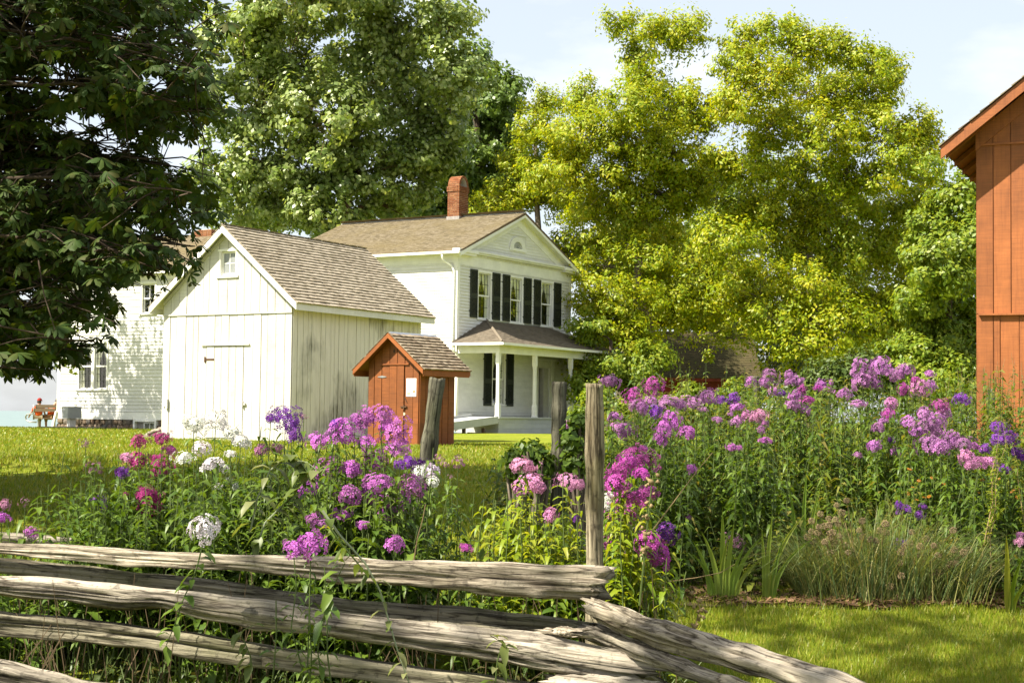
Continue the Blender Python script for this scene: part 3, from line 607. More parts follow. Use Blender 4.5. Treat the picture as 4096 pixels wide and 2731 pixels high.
    mb = MB(); AD.box(mb, 10.30, 10.43, .0, .035, .05, 3.2); AD.prism(mb, [(w, 3.4), (10.6, 3.4), (10.6, 3.5), (w, 4.2)], -4, .25); AD.box(mb, 10.30, 10.429, -4, -.121, .05, 3.399); mb.build('addition_trim', M['white_trim'], B)
    # rear wing towards the lake
    uw = -7.0; va, vb = 6.4, 13.17; WG = Wall((uw, 0, 0), (0, 1, 0), (-1, 0, 0)); wz = 5.66; ud = -1.0
    wops = [(10.70, 11.32, 1.46, 3.1), (11.46, 12.10, 1.46, 3.1), (8.4, 9.0, 4.2, 5.22)]; wcas = [(10.6, 12.2, 1.38, 3.2), (8.3, 9.1, 4.12, 5.32)]
    ww = sheath('wing_wall', WG, va, vb, .34, wz + .1, wops, M['white_y'], B); claps(ww, WG, va + .1, vb - .12, .62, wz - .25, .127, wcas, M['white_y'])
    E2 = Wall((uw, vb, 0), (1, 0, 0), (0, 1, 0)); sheath('wing_end_wall', E2, 0, ud - uw, .34, wz + .1, [], M['white'], B, .11)
    E3 = Wall((uw, va, 0), (1, 0, 0), (0, -1, 0)); sheath('wing_end_wall', E3, 0, ud - uw, .05, wz + .1, [], M['white'], B, .11)
    for E_ in (E2, E3): mb = MB(); E_.prism(mb, [(0, wz + .1), (ud - uw, wz + .1), ((ud - uw) / 2, 7.25)], -.11, 0); mb.build('wing_gable', M['white'], B)
    mb = MB(); WG.box(mb, vb - .13, vb + .03, .0, .034, .34, wz); WG.box(mb, va, vb, .0, .03, .34, .60); WG.box(mb, va, vb + .02, .0, .03, wz - .25, wz + .1); mb.build('wing_trim', M['white_trim'], B)
    mb = MB(); WG.prism(mb, [(vb - .03, .62), (vb + .03, .62), (vb + .24, -.02), (vb + .12, -.02)], .036, .11); mb.build('corner_downspout', M['white_trim'], B)
    window(B, WG, 10.70, 11.32, 1.46, 3.1, 3, 3, .07); window(B, WG, 11.46, 12.10, 1.46, 3.1, 3, 3, .07)
    window(B, WG, 8.4, 9.0, 4.2, 5.22, 2, 1, .08, False, True, M['white_trim'])
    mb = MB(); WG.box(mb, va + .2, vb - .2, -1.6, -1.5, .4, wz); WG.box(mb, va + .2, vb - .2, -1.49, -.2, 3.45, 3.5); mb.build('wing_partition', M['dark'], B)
    kk = (7.3 - wz) / (3.0 + .3); mb = MB()
    E2.prism(mb, [(-.3, wz + .0), (-.3, wz + .05), (3.0, 7.35), (6.3, wz + .05), (6.3, wz), (3.0, 7.27)], -(vb - va) - .25, .25); wr_ = mb.build('wing_roof', M['deckwood'], B); cc = math.hypot(3.3, 1.65)
    shingles(B, wr_, (uw - .3, vb + .25, wz + .05), (0, -1, 0), np.array([3.3, 0, 1.65]) / cc, vb - va + .5, cc, .12, M['sh_house'], 0, None, (.1, .2), .012, 'wing')
    mb = MB(); WG.box(mb, va - .25, vb + .25, .2, .3, wz - .08, wz - .001); E2.prism(mb, [(-.3, wz - .12), (-.3, wz + .0), (3.0, 7.27), (3.0, 7.1)], .2, .25); mb.build('wing_fascia', M['white_trim'], B)
    mb = MB(); mb.box(-4.25, -3.75, 8.25, 9.1, 6.9, 7.5); c2_ = mb.build('wing_chimney', M['mortar'], B)
    for i in range(8):
        z = 6.92 + i * .072
        for (x0, x1, y0, y1) in ((-4.262, -4.24, 8.25, 8.45), (-4.262, -4.24, 8.465, 8.67), (-4.262, -4.24, 8.685, 8.89), (-4.262, -4.24, 8.905, 9.1), (-4.25, -4.02, 8.238, 8.26), (-4.0, -3.75, 8.238, 8.26)):
            s_ = .1 if i % 2 else 0; q2 = MB(); q2.box(x0, x1, y0, y1, z, z + .06); q2.build('brick', M['brick'], c2_)
    mb = MB(); LS = Wall((uw, vb, 0), (0, 1, 0), (-1, 0, 0)); LS.box(mb, .005, .13, -.12, -.06, 1.6, 3.1); mb.build('shutter', M['shutter'], B)
    # fieldstone foundation
    mb = MB(); WG.box(mb, va, vb + .01, -.3, -.06, -.3, .339); fd = mb.build('foundation', M['cement'], B)
    def stone_mesh(seed):
        rg = np.random.default_rng(seed); P = []; F = []; nn = 6; P0 = []
        for i in range(5):
            for j in range(8):
                a = 2 * math.pi * j / 8; t = (i + .5) / 5 * math.pi; v = np.array([math.cos(a) * math.sin(t), math.sin(a) * math.sin(t), math.cos(t)]); v = np.sign(v) * np.abs(v) ** .55 * (.5 + rg.uniform(-.06, .06)); P0.append(v)
        F = [(i * 8 + j, i * 8 + (j + 1) % 8, (i + 1) * 8 + (j + 1) % 8, (i + 1) * 8 + j)[::-1] for i in range(4) for j in range(8)] + [tuple(range(8)), tuple(32 + j for j in range(8))[::-1]]
        return mesh_np('stone', P0, F, False)
    sm = [stone_mesh(i) for i in range(6)]
    for row, (zc, hh) in enumerate(((.235, .19), (.05, .2))):
        v = va + .2 + row * .1
        while v < vb - .05:
            ln_ = random.uniform(.16, .36)
            if not (8.15 < v + ln_ / 2 < 9.3): o_ = obj('stone', sm[random.randrange(6)], M['stone'], fd, (uw + .045 + random.uniform(-.02, .02), v + ln_ / 2, zc + random.uniform(-.02, .02))); o_.scale = (.15, ln_ * 1.04, hh * random.uniform(.9, 1.15)); o_.rotation_euler = (random.uniform(-.15, .15), 0, 0)
            v += ln_ + .012
    bw = MB(); WG.box(bw, 8.17, 8.25, -.06, .06, -.05, .339); WG.box(bw, 9.2, 9.28, -.06, .06, -.05, .339); WG.box(bw, 8.251, 9.199, -.06, .06, .27, .338); WG.box(bw, 8.251, 9.199, -.2, .06, -.06, -.02); b_ = bw.build('basement_window', M['white_trim'], B)
    bw = MB(); WG.box(bw, 8.30, 8.34, -.055, -.02, .0, .24); WG.box(bw, 8.80, 8.84, -.055, -.02, .0, .24); WG.box(bw, 8.341, 8.799, -.055, -.02, .0, .03); WG.box(bw, 8.341, 8.799, -.055, -.02, .21, .24); WG.box(bw, 8.55, 8.57, -.055, -.02, .031, .209); bw.build('sash', M['white_trim'], b_)
    for p, q in ((8.341, 8.549), (8.571, 8.799)): bw = MB(); WG.box(bw, p, q, -.045, -.04, .031, .209); bw.build('pane', M['glass'], b_)
    return B
farmhouse()

# ------------------------------------------------------------------ whitewashed shed
def gable_hut(B, w, L, so, sof, ze, zp, mats, e, wr, nind, rake=.14, key='s', cap=True, roof_t=.05, caplen=None):
    """roof, rakes and fascia of a small gabled hut; front is the plane u=0, right side v=0"""
    k = (zp - ze) / (w / 2 + so); c = math.hypot(1, k); mb = MB()
    P = Wall((0, 0, 0), (0, 1, 0), (-1, 0, 0))
    t = roof_t
    P.prism(mb, [(-so, ze - t), (-so, ze), (w / 2, zp), (w + so, ze), (w + so, ze - t), (w / 2, zp - t * 1.2)], -L - sof, sof)
    rf = mb.build('roof', mats['deck'], B)
    s = np.array([0, 1, k]) / c; shingles(B, rf, (-sof - .01, -so - .02, ze + .0), (1, 0, 0), s, L + 2 * sof + .02, (w / 2 + so) * c, e, mats['sh'], nind, None, wr, .03, key, .004)
    s = np.array([0, -1, k]) / c; shingles(B, rf, (L + sof + .01, w + so + .02, ze), (-1, 0, 0), s, L + 2 * sof + .02, (w / 2 + so) * c, e, mats['sh'], 0, None, wr, .016, key + 'b')
    for nm, n0, n1 in (('rake_board', sof - .028, sof + .004), ('back_rake_board', -L - sof - .004, -L - sof + .028)):
        for sg in (0, 1):
            f = (lambda a: a) if sg == 0 else (lambda a: w - a); mb = MB()
            P.prism(mb, [(f(-so - .01), ze - .008 - rake), (f(-so - .01), ze - .008), (f(w / 2), zp - .006), (f(w / 2), zp - rake * 1.02)], n0, n1); mb.build(nm, mats['trim'], B)
    mb = MB(); mb.box(-sof + .03, L + sof - .03, -so - .012, -so + .016, ze - t - .11, ze - .012); mb.build('eave_board', mats['eave'], B)
    mb = MB(); mb.box(-sof + .03, L + sof - .03, w + so - .016, w + so + .012, ze - t - .11, ze - .012); mb.build('eave_board', mats['eave'], B)
    if cap:
        mb = MB(); P.prism(mb, [(w / 2 - .13, zp - .13 * k + .03), (w / 2, zp + .03), (w / 2 + .13, zp - .13 * k + .03), (w / 2, zp + .005)], -L - sof, sof - (caplen or 0)); mb.build('ridge_cap', M['galv'], rf)
    return k
def shed():
    B = building('garden_shed', 'white vertical board shed with tan shingle roof and grey weathered side', -4.81, 34.50, 1.0525); B['category'] = 'shed'
    w, L, so, sof, ze, zp = 3.705, 5.136, .256, .233, 3.036, 4.813; k = (zp - ze) / (w / 2 + so)
    F_ = Wall((0, 0, 0), (0, 1, 0), (-1, 0, 0)); S_ = Wall((0, 0, 0), (1, 0, 0), (0, -1, 0))
    win = (1.56, 2.08, 3.66, 4.26)
    top = lambda a: min(ze + (a + so) * k, ze + (w - a + so) * k) - .09
    mb = MB(); F_.box(mb, 0, w, -.03, 0, 0, 2.85); F_.prism(mb, [(0, 2.85), (win[0], 2.85), (win[0], top(win[0])), (0, top(0))], -.03, 0); F_.prism(mb, [(win[1], 2.85), (w, 2.85), (w, top(w)), (win[1], top(win[1]))], -.03, 0); F_.box(mb, win[0], win[1], -.03, 0, 2.85, win[2]); F_.prism(mb, [(win[0], win[3]), (win[1], win[3]), (win[1], top(win[1])), (w / 2, top(w / 2)), (win[0], top(win[0]))], -.03, 0); fw = mb.build('front_wall', M['shed_front'], B)
    mb = MB(); F_.prism(mb, [(0, 0), (w, 0), (w, top(w)), (w / 2, top(w / 2)), (0, top(0))], -L, -L + .03); mb.build('back_wall', M['shed_front'], B)
    mb = MB(); S_.box(mb, .0, L, -.03, 0, 0, ze - .05); sw = mb.build('side_wall', M['shed_side'], B); mb = MB(); S_.box(mb, .0, L, -w, -w + .03, 0, ze - .05); mb.build('far_side_wall', M['shed_side'], B)
    def edges(a, b, n, j=.04):
        e = np.linspace(a, b, n + 1); e[1:-1] += RNG.uniform(-j, j, n - 1); return list(e)
    dl, dr, dz = 1.33, 2.41, 2.13
    planks(fw, F_, edges(0, dl, 6), 0.02, 2.845, M['shed_front'], .02, gap=.007); planks(fw, F_, edges(dr, w, 6), 0.02, 2.845, M['shed_front'], .02, gap=.007)
    planks(fw, F_, edges(dl, dr, 5), dz + .03, 2.845, M['shed_front'], .02, gap=.007)
    ge = edges(0, win[0], 7); planks(fw, F_, ge, 2.86, 0, M['shed_front'], .034, topfn=top, gap=.007)
    ge = edges(win[1], w, 7); planks(fw, F_, ge, 2.86, 0, M['shed_front'], .034, topfn=top, gap=.007)
    planks(fw, F_, [win[0], 1.82, win[1]], 2.86, win[2], M['shed_front'], .034); planks(fw, F_, [win[0], (win[0] + win[1]) / 2, win[1]], win[3] + .03, 0, M['shed_front'], .034, topfn=top, gap=.007)
    planks(sw, S_, edges(.0, L, 30, .025), .02, ze - .07, M['shed_side'], .018, gap=.008)
    mb = MB(); F_.box(mb, -.0, w, .0, .045, 2.83, 2.86); mb.build('belt_board', M['shed_front'], B)
    mb = MB(); F_.prism(mb, [(dl, .06), (dr, .06), (dr, dz), (dl, dz)], .001, .006); d = mb.build('door', M['shed_front'], B)
    planks(d, F_, edges(dl + .008, dr - .008, 5, .02), .07, dz - .01, M['shed_front'], .024, gap=.007)
    mb = MB(); F_.box(mb, 1.16, 2.55, .0, .055, dz + .005, dz + .04); mb.build('lintel', M['shed_front'], B)
    mb = MB(); F_.box(mb, 2.18, 2.46, .026, .034, 1.80, 1.845); F_.box(mb, 2.42, 2.46, .026, .04, 1.76, 1.885); mb.build('hinge', M['iron'], d)
    mb = MB(); F_.box(mb, 1.24, 1.36, .026, .06, .80, .85); F_.box(mb, 1.30, 1.335, .026, .075, .76, .88); mb.build('latch', M['shed_front'], d)
    mb = MB(); F_.box(mb, 3.50, 3.56, .02, .07, .70, .92); F_.prism(mb, [(3.56, .76), (3.64, .74), (3.57, .9)], .02, .05); mb.build('hook', M['shed_front'], B)
    window(B, F_, win[0] + .05, win[1] - .03, win[2] + .07, win[3] - .02, 2, 2, .05, False, True, M['white_trim'], None, True, False)
    mb = MB(); [F_.prism(mb, [(f(-.0), top(0) - .02 - .09), (f(0.0), top(0) - .02), (f(w / 2), top(w / 2) - .01), (f(w / 2), top(w / 2) - .11)], .035, .06) for f in ((lambda a: a), (lambda a: w - a))]; mb.build('frieze_board', M['shed_front'], B)
    gable_hut(B, w, L, so, sof, ze, zp, dict(deck=M['inner'], sh=M['sh_shed'], trim=M['white_trim'], eave=M['white']), .118, (.08, .17), 300, .15, 'shed', True, .05, .3)
shed()
# ------------------------------------------------------------------ red outhouse
def outhouse():
    B = building('outhouse', 'small red board outhouse with shingled gable roof and white notice on front', -1.883, 32.24, .9428, PLAT - .01); B['category'] = 'outhouse'
    w, L, so, sof, ze, zp = 1.358, 1.142, .256, .218, 1.571, 2.319; k = (zp - ze) / (w / 2 + so)
    F_ = Wall((0, 0, 0), (0, 1, 0), (-1, 0, 0)); S_ = Wall((0, 0, 0), (1, 0, 0), (0, -1, 0))
    top = lambda a: min(ze + (a + so) * k, ze + (w - a + so) * k) - .05
    mb = MB(); F_.prism(mb, [(0, 0), (w, 0), (w, top(w)), (w / 2, top(w / 2)), (0, top(0))], -.025, 0); fw = mb.build('front_wall', M['red'], B)
    mb = MB(); F_.prism(mb, [(0, 0), (w, 0), (w, top(w)), (w / 2, top(w / 2)), (0, top(0))], -L, -L + .025); mb.build('back_wall', M['red'], B)
    mb = MB(); S_.box(mb, 0, L, -.025, 0, 0, ze + .05); sw = mb.build('side_wall', M['red'], B); mb = MB(); S_.box(mb, 0, L, -w, -w + .025, 0, ze + .05); mb.build('far_side_wall', M['red'], B)
    dz = 1.665
    planks(fw, F_, [0, .154, .37], .02, 0, M['red'], .018, topfn=top); planks(fw, F_, [1.0, 1.197, w], .02, 0, M['red'], .018, topfn=top)
    planks(fw, F_, [.38, .581, .783, .995], dz + .02, 0, M['red'], .018, topfn=top)
    mb = MB(); F_.box(mb, .385, .995, .001, .005, .05, dz); d = mb.build('door', M['red'], B); planks(d, F_, [.388, .581, .783, .992], .06, dz - .01, M['red'], .022)
    planks(sw, S_, [0, .19, .37, .56, .74, .93, L], .02, ze + .06, M['red'], .018)
    mb = MB(); S_.box(mb, -.02, .2, .019, .03, 0, .47); F_.box(mb, 0, .15, .019, .03, 0, .47); mb.build('patch_board', M['red'], B)
    mb = MB(); F_.box(mb, .26, 1.09, .019, .045, dz + .0, dz + .025); mb.build('drip_board', M['redtrim'], B)
    mb = MB(); F_.prism(mb, [(.98, 1.40), (1.10, 1.415), (1.10, 1.425), (.98, 1.445), (.865, 1.425), (.865, 1.415)], .02, .028); mb.build('hinge', M['galv'], d)
    mb = MB(); F_.box(mb, .30, .46, .022, .045, .79, .815); F_.box(mb, .36, .38, .022, .05, .75, .84); F_.prism(mb, [(.30, .9), (.32, .9), (.37, 1.0), (.355, 1.0)], .022, .035); mb.build('latch', M['iron'], d)
    P = [(.40 + .06 * math.cos(t), .655 + .035 * math.sin(t)) for t in np.linspace(0, 2 * math.pi, 12, endpoint=False)]
    mb = MB(); F_.prism(mb, P, .022, .0235); mb.build('bare_patch', plain('bare_wood', (.5, .42, .3), .8), d)
    mb = MB(); F_.prism(mb, [(.645, 1.95), (.671, 1.90), (.695, 1.95), (.671, 2.0)], .018, .0195); mb.build('dark_vent_plate', M['dark'], B)  # flat dark plate; the shade of the opening is only colour
    mb = MB(); F_.box(mb, .063, .325, .021, .024, 1.016, 1.385); nt = mb.build('notice', M['paper'], B)
    mb = MB(); F_.box(mb, .205, .305, .0242, .0247, 1.06, 1.09); mb.build('printed_strip', M['printred'], nt)
    mb = MB(); F_.prism(mb, [(.08, 1.09), (.15, 1.085), (.16, 1.12), (.12, 1.15), (.09, 1.14)], .0242, .0247); mb.build('printed_picture', M['printbrown'], nt)
    mb = MB(); F_.box(mb, .275, .3, .0242, .0247, 1.115, 1.135); mb.build('printed_mark', M['printgrey'], nt)
    gable_hut(B, w, L, so, sof, ze, zp, dict(deck=M['red'], sh=M['sh_out'], trim=M['redtrim'], eave=M['redtrim']), .1, (.07, .14), 300, .10, 'out', True, .03, .05)
outhouse()
# ------------------------------------------------------------------ big red barn at the edge of the picture
def barn():
    B = building('red_barn', 'tall faded red board barn with overhanging roof at the edge of the garden', 7.2513, 24.6, R(66)); B['category'] = 'barn'
    F_ = Wall((0, 0, 0), (0, -1, 0), (-1, 0, 0)); W_ = 7.0; k = .79; o = .46; ze = 4.55 + .35
    top = lambda a: min(ze + (a + .458) * k, ze + (W_ - a + .458) * k) - .12
    mb = MB(); F_.prism(mb, [(0, 0), (W_, 0), (W_, top(W_)), (W_ / 2, top(W_ / 2)), (0, top(0))], -.04, 0); fw = mb.build('front_wall', M['barnred'], B)
    mb = MB(); mb.box(.0, 9, -.04, 0, 0, ze + .1); mb.box(0, 9, -W_, -W_ + .04, 0, ze + .1); mb.build('side_wall', M['barnred'], B)
    mb = MB(); F_.prism(mb, [(0, 0), (W_, 0), (W_, top(W_)), (W_ / 2, top(W_ / 2)), (0, top(0))], -9.04, -9); mb.build('back_wall', M['barnred'], B)
    e = [0, .262, .527] + list(np.arange(.79, W_, .265)) + [W_]; planks(fw, F_, e, 2.31, 4.94, M['barnred'], .024, gap=.007)
    e2 = [0, .259, .361, .645] + list(np.arange(.9, W_, .27)) + [W_]; planks(fw, F_, e2, .05, 2.30, M['barnred'], .014, gap=.007)
    planks(fw, F_, e, 4.975, 0, M['barnred'], .03, topfn=top, gap=.006)
    mb = MB(); F_.box(mb, .0, W_, .0, .05, 4.94, 4.972); mb.build('belt_board', M['barnred'], B); mb = MB(); F_.box(mb, .04, W_, .0, .075, 2.28, 2.31); mb.build('drip_board', M['barnred'], B)
    mb = MB(); F_.prism(mb, [(0, top(0) - .28), (0, top(0)), (W_ / 2, top(W_ / 2)), (W_ / 2, top(W_ / 2) - .28)], .031, .055); mb.build('frieze_board', M['barnred'], B)
    mb = MB(); F_.prism(mb, [(-.458, ze - .04), (-.458, ze), (W_ / 2, ze + (W_ / 2 + .458) * k), (W_ + .458, ze), (W_ + .458, ze - .04), (W_ / 2, ze + (W_ / 2 + .458) * k - .05)], -9.4, o); rf = mb.build('roof', M['red'], B)
    for f in ((lambda a: a), (lambda a: W_ - a)):
        mb = MB(); F_.prism(mb, [(f(-.47), ze - .20), (f(-.47), ze - .008), (f(W_ / 2), ze + (W_ / 2 + .458) * k - .008), (f(W_ / 2), ze + (W_ / 2 + .458) * k - .22)], o - .03, o + .005); mb.build('rake_board', M['barnred'], B)
    for i in range(4): mb = MB(); F_.prism(mb, [(-.45, ze - .13), (-.45, ze - .05), (.3, ze - .05 + .75 * k), (.3, ze - .13 + .75 * k)], -.9 * i + .02, -.9 * i + .10); mb.build('rafter_tail', M['red'], B)
    c = math.hypot(1, k); shingles(B, rf, (9.4, .458 + .02, ze), (-1, 0, 0), np.array([0, -1, k]) / c, 9.4 + o + .04, (W_ / 2 + .458) * c, .2, M['sh_out'], 60, None, (.12, .26), .02, 'barn', .012)
barn()
# ------------------------------------------------------------------ low red barn under the trees
def backbarn():
    c = at(2640, 1485, 78); zg = gz(c[0], 78); B = building('back_barn', 'low red barn with shaded mossy shingle roof half hidden under yellow green trees', c[0] - 1.2, 78, R(3), zg); B['category'] = 'barn'
    Lx, ze, D = 6.0, float(c[2] - zg), 4.4; zr = float(at(2800, 1330, 80)[2] - zg)
    FR = Wall((0, 0, 0), (1, 0, 0), (0, -1, 0)); RT = Wall((Lx, 0, 0), (0, 1, 0), (1, 0, 0))
    mb = MB(); FR.box(mb, 0, Lx, -.04, 0, -.3, ze); fw = mb.build('front_wall', M['backred'], B); planks(fw, FR, list(np.linspace(0, Lx, 22)), -.2, ze - .05, M['backred'], .02, gap=.006)
    mb = MB(); RT.prism(mb, [(0, -.3), (D, -.3), (D, ze), (D / 2, zr - .05), (0, ze)], -.04, 0); gw = mb.build('gable_wall', M['backred'], B)
    tp = lambda a: min(ze + a * (zr - ze) / (D / 2), ze + (D - a) * (zr - ze) / (D / 2)) - .05
    planks(gw, RT, list(np.linspace(0, D, 17)), -.2, 0, M['backred'], .02, topfn=tp, gap=.006)
    mb = MB(); RT.prism(mb, [(0, -.3), (D, -.3), (D, ze), (D / 2, zr - .05), (0, ze)], -Lx, -Lx + .04); mb.build('gable_wall', M['backred'], B)
    kk = (zr - ze) / (D / 2); so = .3; mb = MB()
    RT.prism(mb, [(-so, ze - so * kk - .04), (-so, ze - so * kk), (D / 2, zr), (D + so, ze - so * kk), (D + so, ze - so * kk - .04), (D / 2, zr - .05)], -Lx - .2, .25); rf = mb.build('roof', M['deckwood'], B)
    cc = math.hypot(1, kk); shingles(B, rf, (-.2, -so, ze - so * kk), (1, 0, 0), np.array([0, 1, kk]) / cc, Lx + .45, (D / 2 + so) * cc, .13, M['sh_back'], 300, None, (.1, .2), .013, 'back')
    mb = MB(); FR.box(mb, -.2, Lx + .25, so - .02, so + .02, ze - so * kk - .2, ze - so * kk - .045); mb.build('fascia', M['backred'], B)
    mb = MB(); RT.prism(mb, [(-so, ze - so * kk - .2), (-so, ze - so * kk - .045), (D / 2, zr - .05), (D / 2, zr - .22)], .2, .25); mb.build('rake_board', M['backred'], B)
backbarn()
# ------------------------------------------------------------------ trees
def unit(v): return v / (np.linalg.norm(v, axis=-1, keepdims=True) + 1e-9)
def leaf_cards(C, N, size, rng, droop=.35, narrow=.5):
    """rhombic folded leaves at centres C with facing N -> V (4n,3), F quads as two tris sharing the midrib"""
    n = len(C); N = unit(N + rng.normal(0, .45, (n, 3))); t = rng.normal(0, 1, (n, 3)); t[:, 2] -= droop * 2
    t = unit(t - N * np.sum(t * N, 1, keepdims=True)); b = np.cross(N, t); L = (size * rng.uniform(.65, 1.3, n))[:, None]; W = L * narrow
    base = C - t * L * .5; tip = C + t * L * .5 - N * L * .12; l = C + b * W * .5 - N * L * .06 - t * L * .06; r = C - b * W * .5 - N * L * .06 - t * L * .06
    V = np.stack([base, r, tip, l], 1).reshape(-1, 3); i = np.arange(n)[:, None] * 4
    F = np.concatenate([i + np.array([[0, 1, 2]]), i + np.array([[0, 2, 3]])]); return V, F
def curve(p0, p1, sag, n, rng, wob=.06):
    t = np.linspace(0, 1, n)[:, None]; L = np.linalg.norm(p1 - p0); P = p0 + (p1 - p0) * t; P[:, 2] += (sag * L * np.sin(t[:, 0] * math.pi))
    w = rng.normal(0, wob * L, (n, 3)); w[0] = w[-1] = 0; return P + w * .5
def make_tree(name, label, base, lobes, leafmat_, bark, nleaf, leaf, trunk_r, seed, fork=.35, group=None, rc=.55, tw=.012, gaps=None, narrow=.55, fill=.15, trunk_top=None, lean=(0, 0), sub_k=5.0):
    """lobes: (centre xyz, radii xyz). Limbs run from the trunk into every lobe, twigs from the limb to leaf clumps"""
    rng = np.random.default_rng(seed); base = np.array(base, float); T = thing(name, label, 'tree', tuple(base), 0, group)
    lobes = [(np.array(c, float), np.array(r, float)) for c, r in lobes]; topz = max(c[2] for c, r in lobes)
    H = base[2] + (topz - base[2]) * (trunk_top or .9); mean = np.mean([c for c, r in lobes], 0)
    tp = [base + np.array([0, 0, -.3])]
    for i in range(1, 9):
        f = i / 8; p = base + np.array([(mean[0] - base[0]) * f * .8 + lean[0] * f, (mean[1] - base[1]) * f * .8 + lean[1] * f, (H - base[2]) * f]) + rng.normal(0, trunk_r * .35, 3) * np.array([1, 1, 0]); tp.append(p)
    tp = np.array(tp); rad = trunk_r * np.array([1.35] + [1.0 * (1 - .6 * i / 8) + .04 for i in range(1, 9)]); mb = MB(); mb.tube(tp - base, rad, 12)
    trunk = mb.build('trunk', bark, T, True)
    bmb = MB(); CC = []; NN = []
    vols = np.array([np.prod(r) ** .66 for c, r in lobes]); share = vols / vols.sum()
    tt = np.linspace(.22, 1, 24) * 8; node = [(tp[int(min(7, f))] + (tp[int(min(7, f)) + 1] - tp[int(min(7, f))]) * (f - int(min(7, f))), trunk_r * (1 - .08 * f)) for f in tt]; cen = tp[4]
    order = sorted(range(len(lobes)), key=lambda i: np.linalg.norm((lobes[i][0] - cen) * np.array([1.3, 1, .8])))
    for li in order:
        (c, r), sh = lobes[li], share[li]
        best = min(node, key=lambda q: np.linalg.norm(q[0] - c) * (1 + 1.2 * max(0, (q[0][2] - c[2] + .25 * np.linalg.norm((q[0] - c)[:2])) / (np.linalg.norm(q[0] - c) + .1)))); p0 = best[0]
        f = 4; L = np.linalg.norm(c - p0); P = curve(p0, c, .08, 7, rng, .05); r0 = min(best[1] * .8, max(.04, .05 + .045 * L)); bmb.tube(P - base, np.linspace(r0, r0 * .4, 7), 6); node += [(P[i], r0 * (1 - .1 * i)) for i in range(2, 7)]
        k = max(4, int(sub_k * (np.prod(r) ** (1 / 3) / rc) ** 1.5)); nl = int(nleaf * sh / k)
        for j in range(k):
            u = unit(rng.normal(0, 1, 3)); q = c + u * r * rng.uniform(fill, 1.0) ** .5 * (rng.uniform(.8, 1.1) if rng.uniform() < .8 else rng.uniform(1.1, 1.5))
            if gaps is not None and gaps(q, rng): continue
            s = P[rng.integers(3, 7)]; q = (P[rng.integers(1, 6)] + rng.normal(0, rc * .9, 3)) if j % 6 == 5 else q; Pq = curve(s, q, .06, 4, rng, .06); bmb.tube(Pq - base, [r0 * .22, tw * 1.6, tw * 1.2, tw * .8], 3, False)
            m = int(nl * rng.uniform(.6, 1.4)); off = rng.normal(0, 1, (m, 3)); off = unit(off) * (rng.uniform(.15, 1, (m, 1)) ** .5) * rc * np.array([1, 1, .72]) * rng.uniform(.5, 1.45) * rng.uniform(.7, 1.3, 3) + rng.uniform(-.6, .9, (m, 1)) * rc * unit(u + np.array([0, 0, .5])) * .8
            CC.append(q + off); NN.append(unit(off) * .9 + u * .5 + np.array([0, 0, .55]))
    bmb.build('branches', bark, trunk, True)
    C = np.concatenate(CC); N = np.concatenate(NN); V, F = leaf_cards(C, N, leaf, rng, .35, narrow)
    obj('crown', mesh_np('crown', V - base, F), leafmat_, T)
    return T
def lobesD(L, Y, dy=2.0, s=1 / .5742, squash=.85, seed=1):
    rng = np.random.default_rng(seed); out = []
    for (x, y, rx, ry) in L:
        d = Y + rng.uniform(-dy, dy); c = at(x * s, y * s, d); k = d / FPX * s; out.append((c, (rx * k, (rx + ry) / 2 * k * squash + .3, ry * k)))
    return out
def tree_at(xsrc, Y): p = at(xsrc, 1690, Y); return (p[0], Y, gz(p[0], Y))
make_tree('poplar_tree', 'huge green poplar towering behind the farmhouse roof', tree_at(1350, 77), lobesD([(760, -60, 260, 140), (560, 60, 120, 130), (700, 120, 170, 130), (900, 90, 130, 120), (1010, 60, 70, 80), (1050, 30, 40, 40), (600, 240, 150, 130), (760, 270, 160, 120), (930, 230, 130, 110), (1030, 190, 80, 80), (540, 400, 120, 110), (680, 420, 140, 90), (830, 390, 140, 90), (960, 370, 90, 90), (900, 470, 120, 50), (600, 500, 120, 50), (740, 495, 120, 45), (1010, 300, 70, 80)], 77, 3.0, seed=3),
          M['lf_cotton'], M['bark_tan'], 98000, .255, .42, 5, trunk_top=.55, rc=.62, narrow=.72, sub_k=9)
make_tree('poplar_tree', 'darker green poplar between the tall poplar and the brick chimney', tree_at(1900, 86), lobesD([(1090, 150, 50, 50), (1150, 215, 50, 60), (1120, 280, 80, 70), (1060, 380, 70, 70), (1160, 330, 60, 60), (1000, 460, 90, 50), (1110, 420, 80, 60), (960, 500, 70, 40), (1190, 400, 60, 60)], 86, 2.0, seed=4),
          M['lf_poplar_dark'], M['bark_dark'], 42000, .25, .4, 6, rc=.6, narrow=.75, sub_k=9)
make_tree('locust_tree', 'yellow green tree with tall ragged top tuft beside the farmhouse', tree_at(2620, 67), lobesD([(1590, 75, 38, 42), (1540, 85, 42, 36), (1490, 70, 40, 34), (1430, 50, 36, 24), (1470, 125, 36, 40), (1500, 190, 60, 40), (1460, 235, 70, 60), (1540, 260, 60, 60), (1350, 235, 55, 55), (1330, 320, 80, 60), (1440, 330, 100, 60), (1540, 350, 80, 60), (1600, 250, 55, 75), (1290, 390, 80, 50), (1400, 420, 100, 60), (1510, 440, 90, 70), (1350, 480, 100, 50), (1460, 500, 90, 50), (1580, 420, 70, 60), (1400, 620, 90, 40), (1360, 690, 60, 60), (1450, 700, 90, 60), (1380, 770, 70, 50), (1460, 800, 80, 50), (1340, 840, 40, 50), (1500, 600, 80, 50), (1560, 680, 70, 50)], 67, 2.2, seed=7),
          M['lf_yellow'], M['bark'], 105000, .17, .42, 8, trunk_top=.42, rc=.52, narrow=.5, fork=.3, sub_k=9)
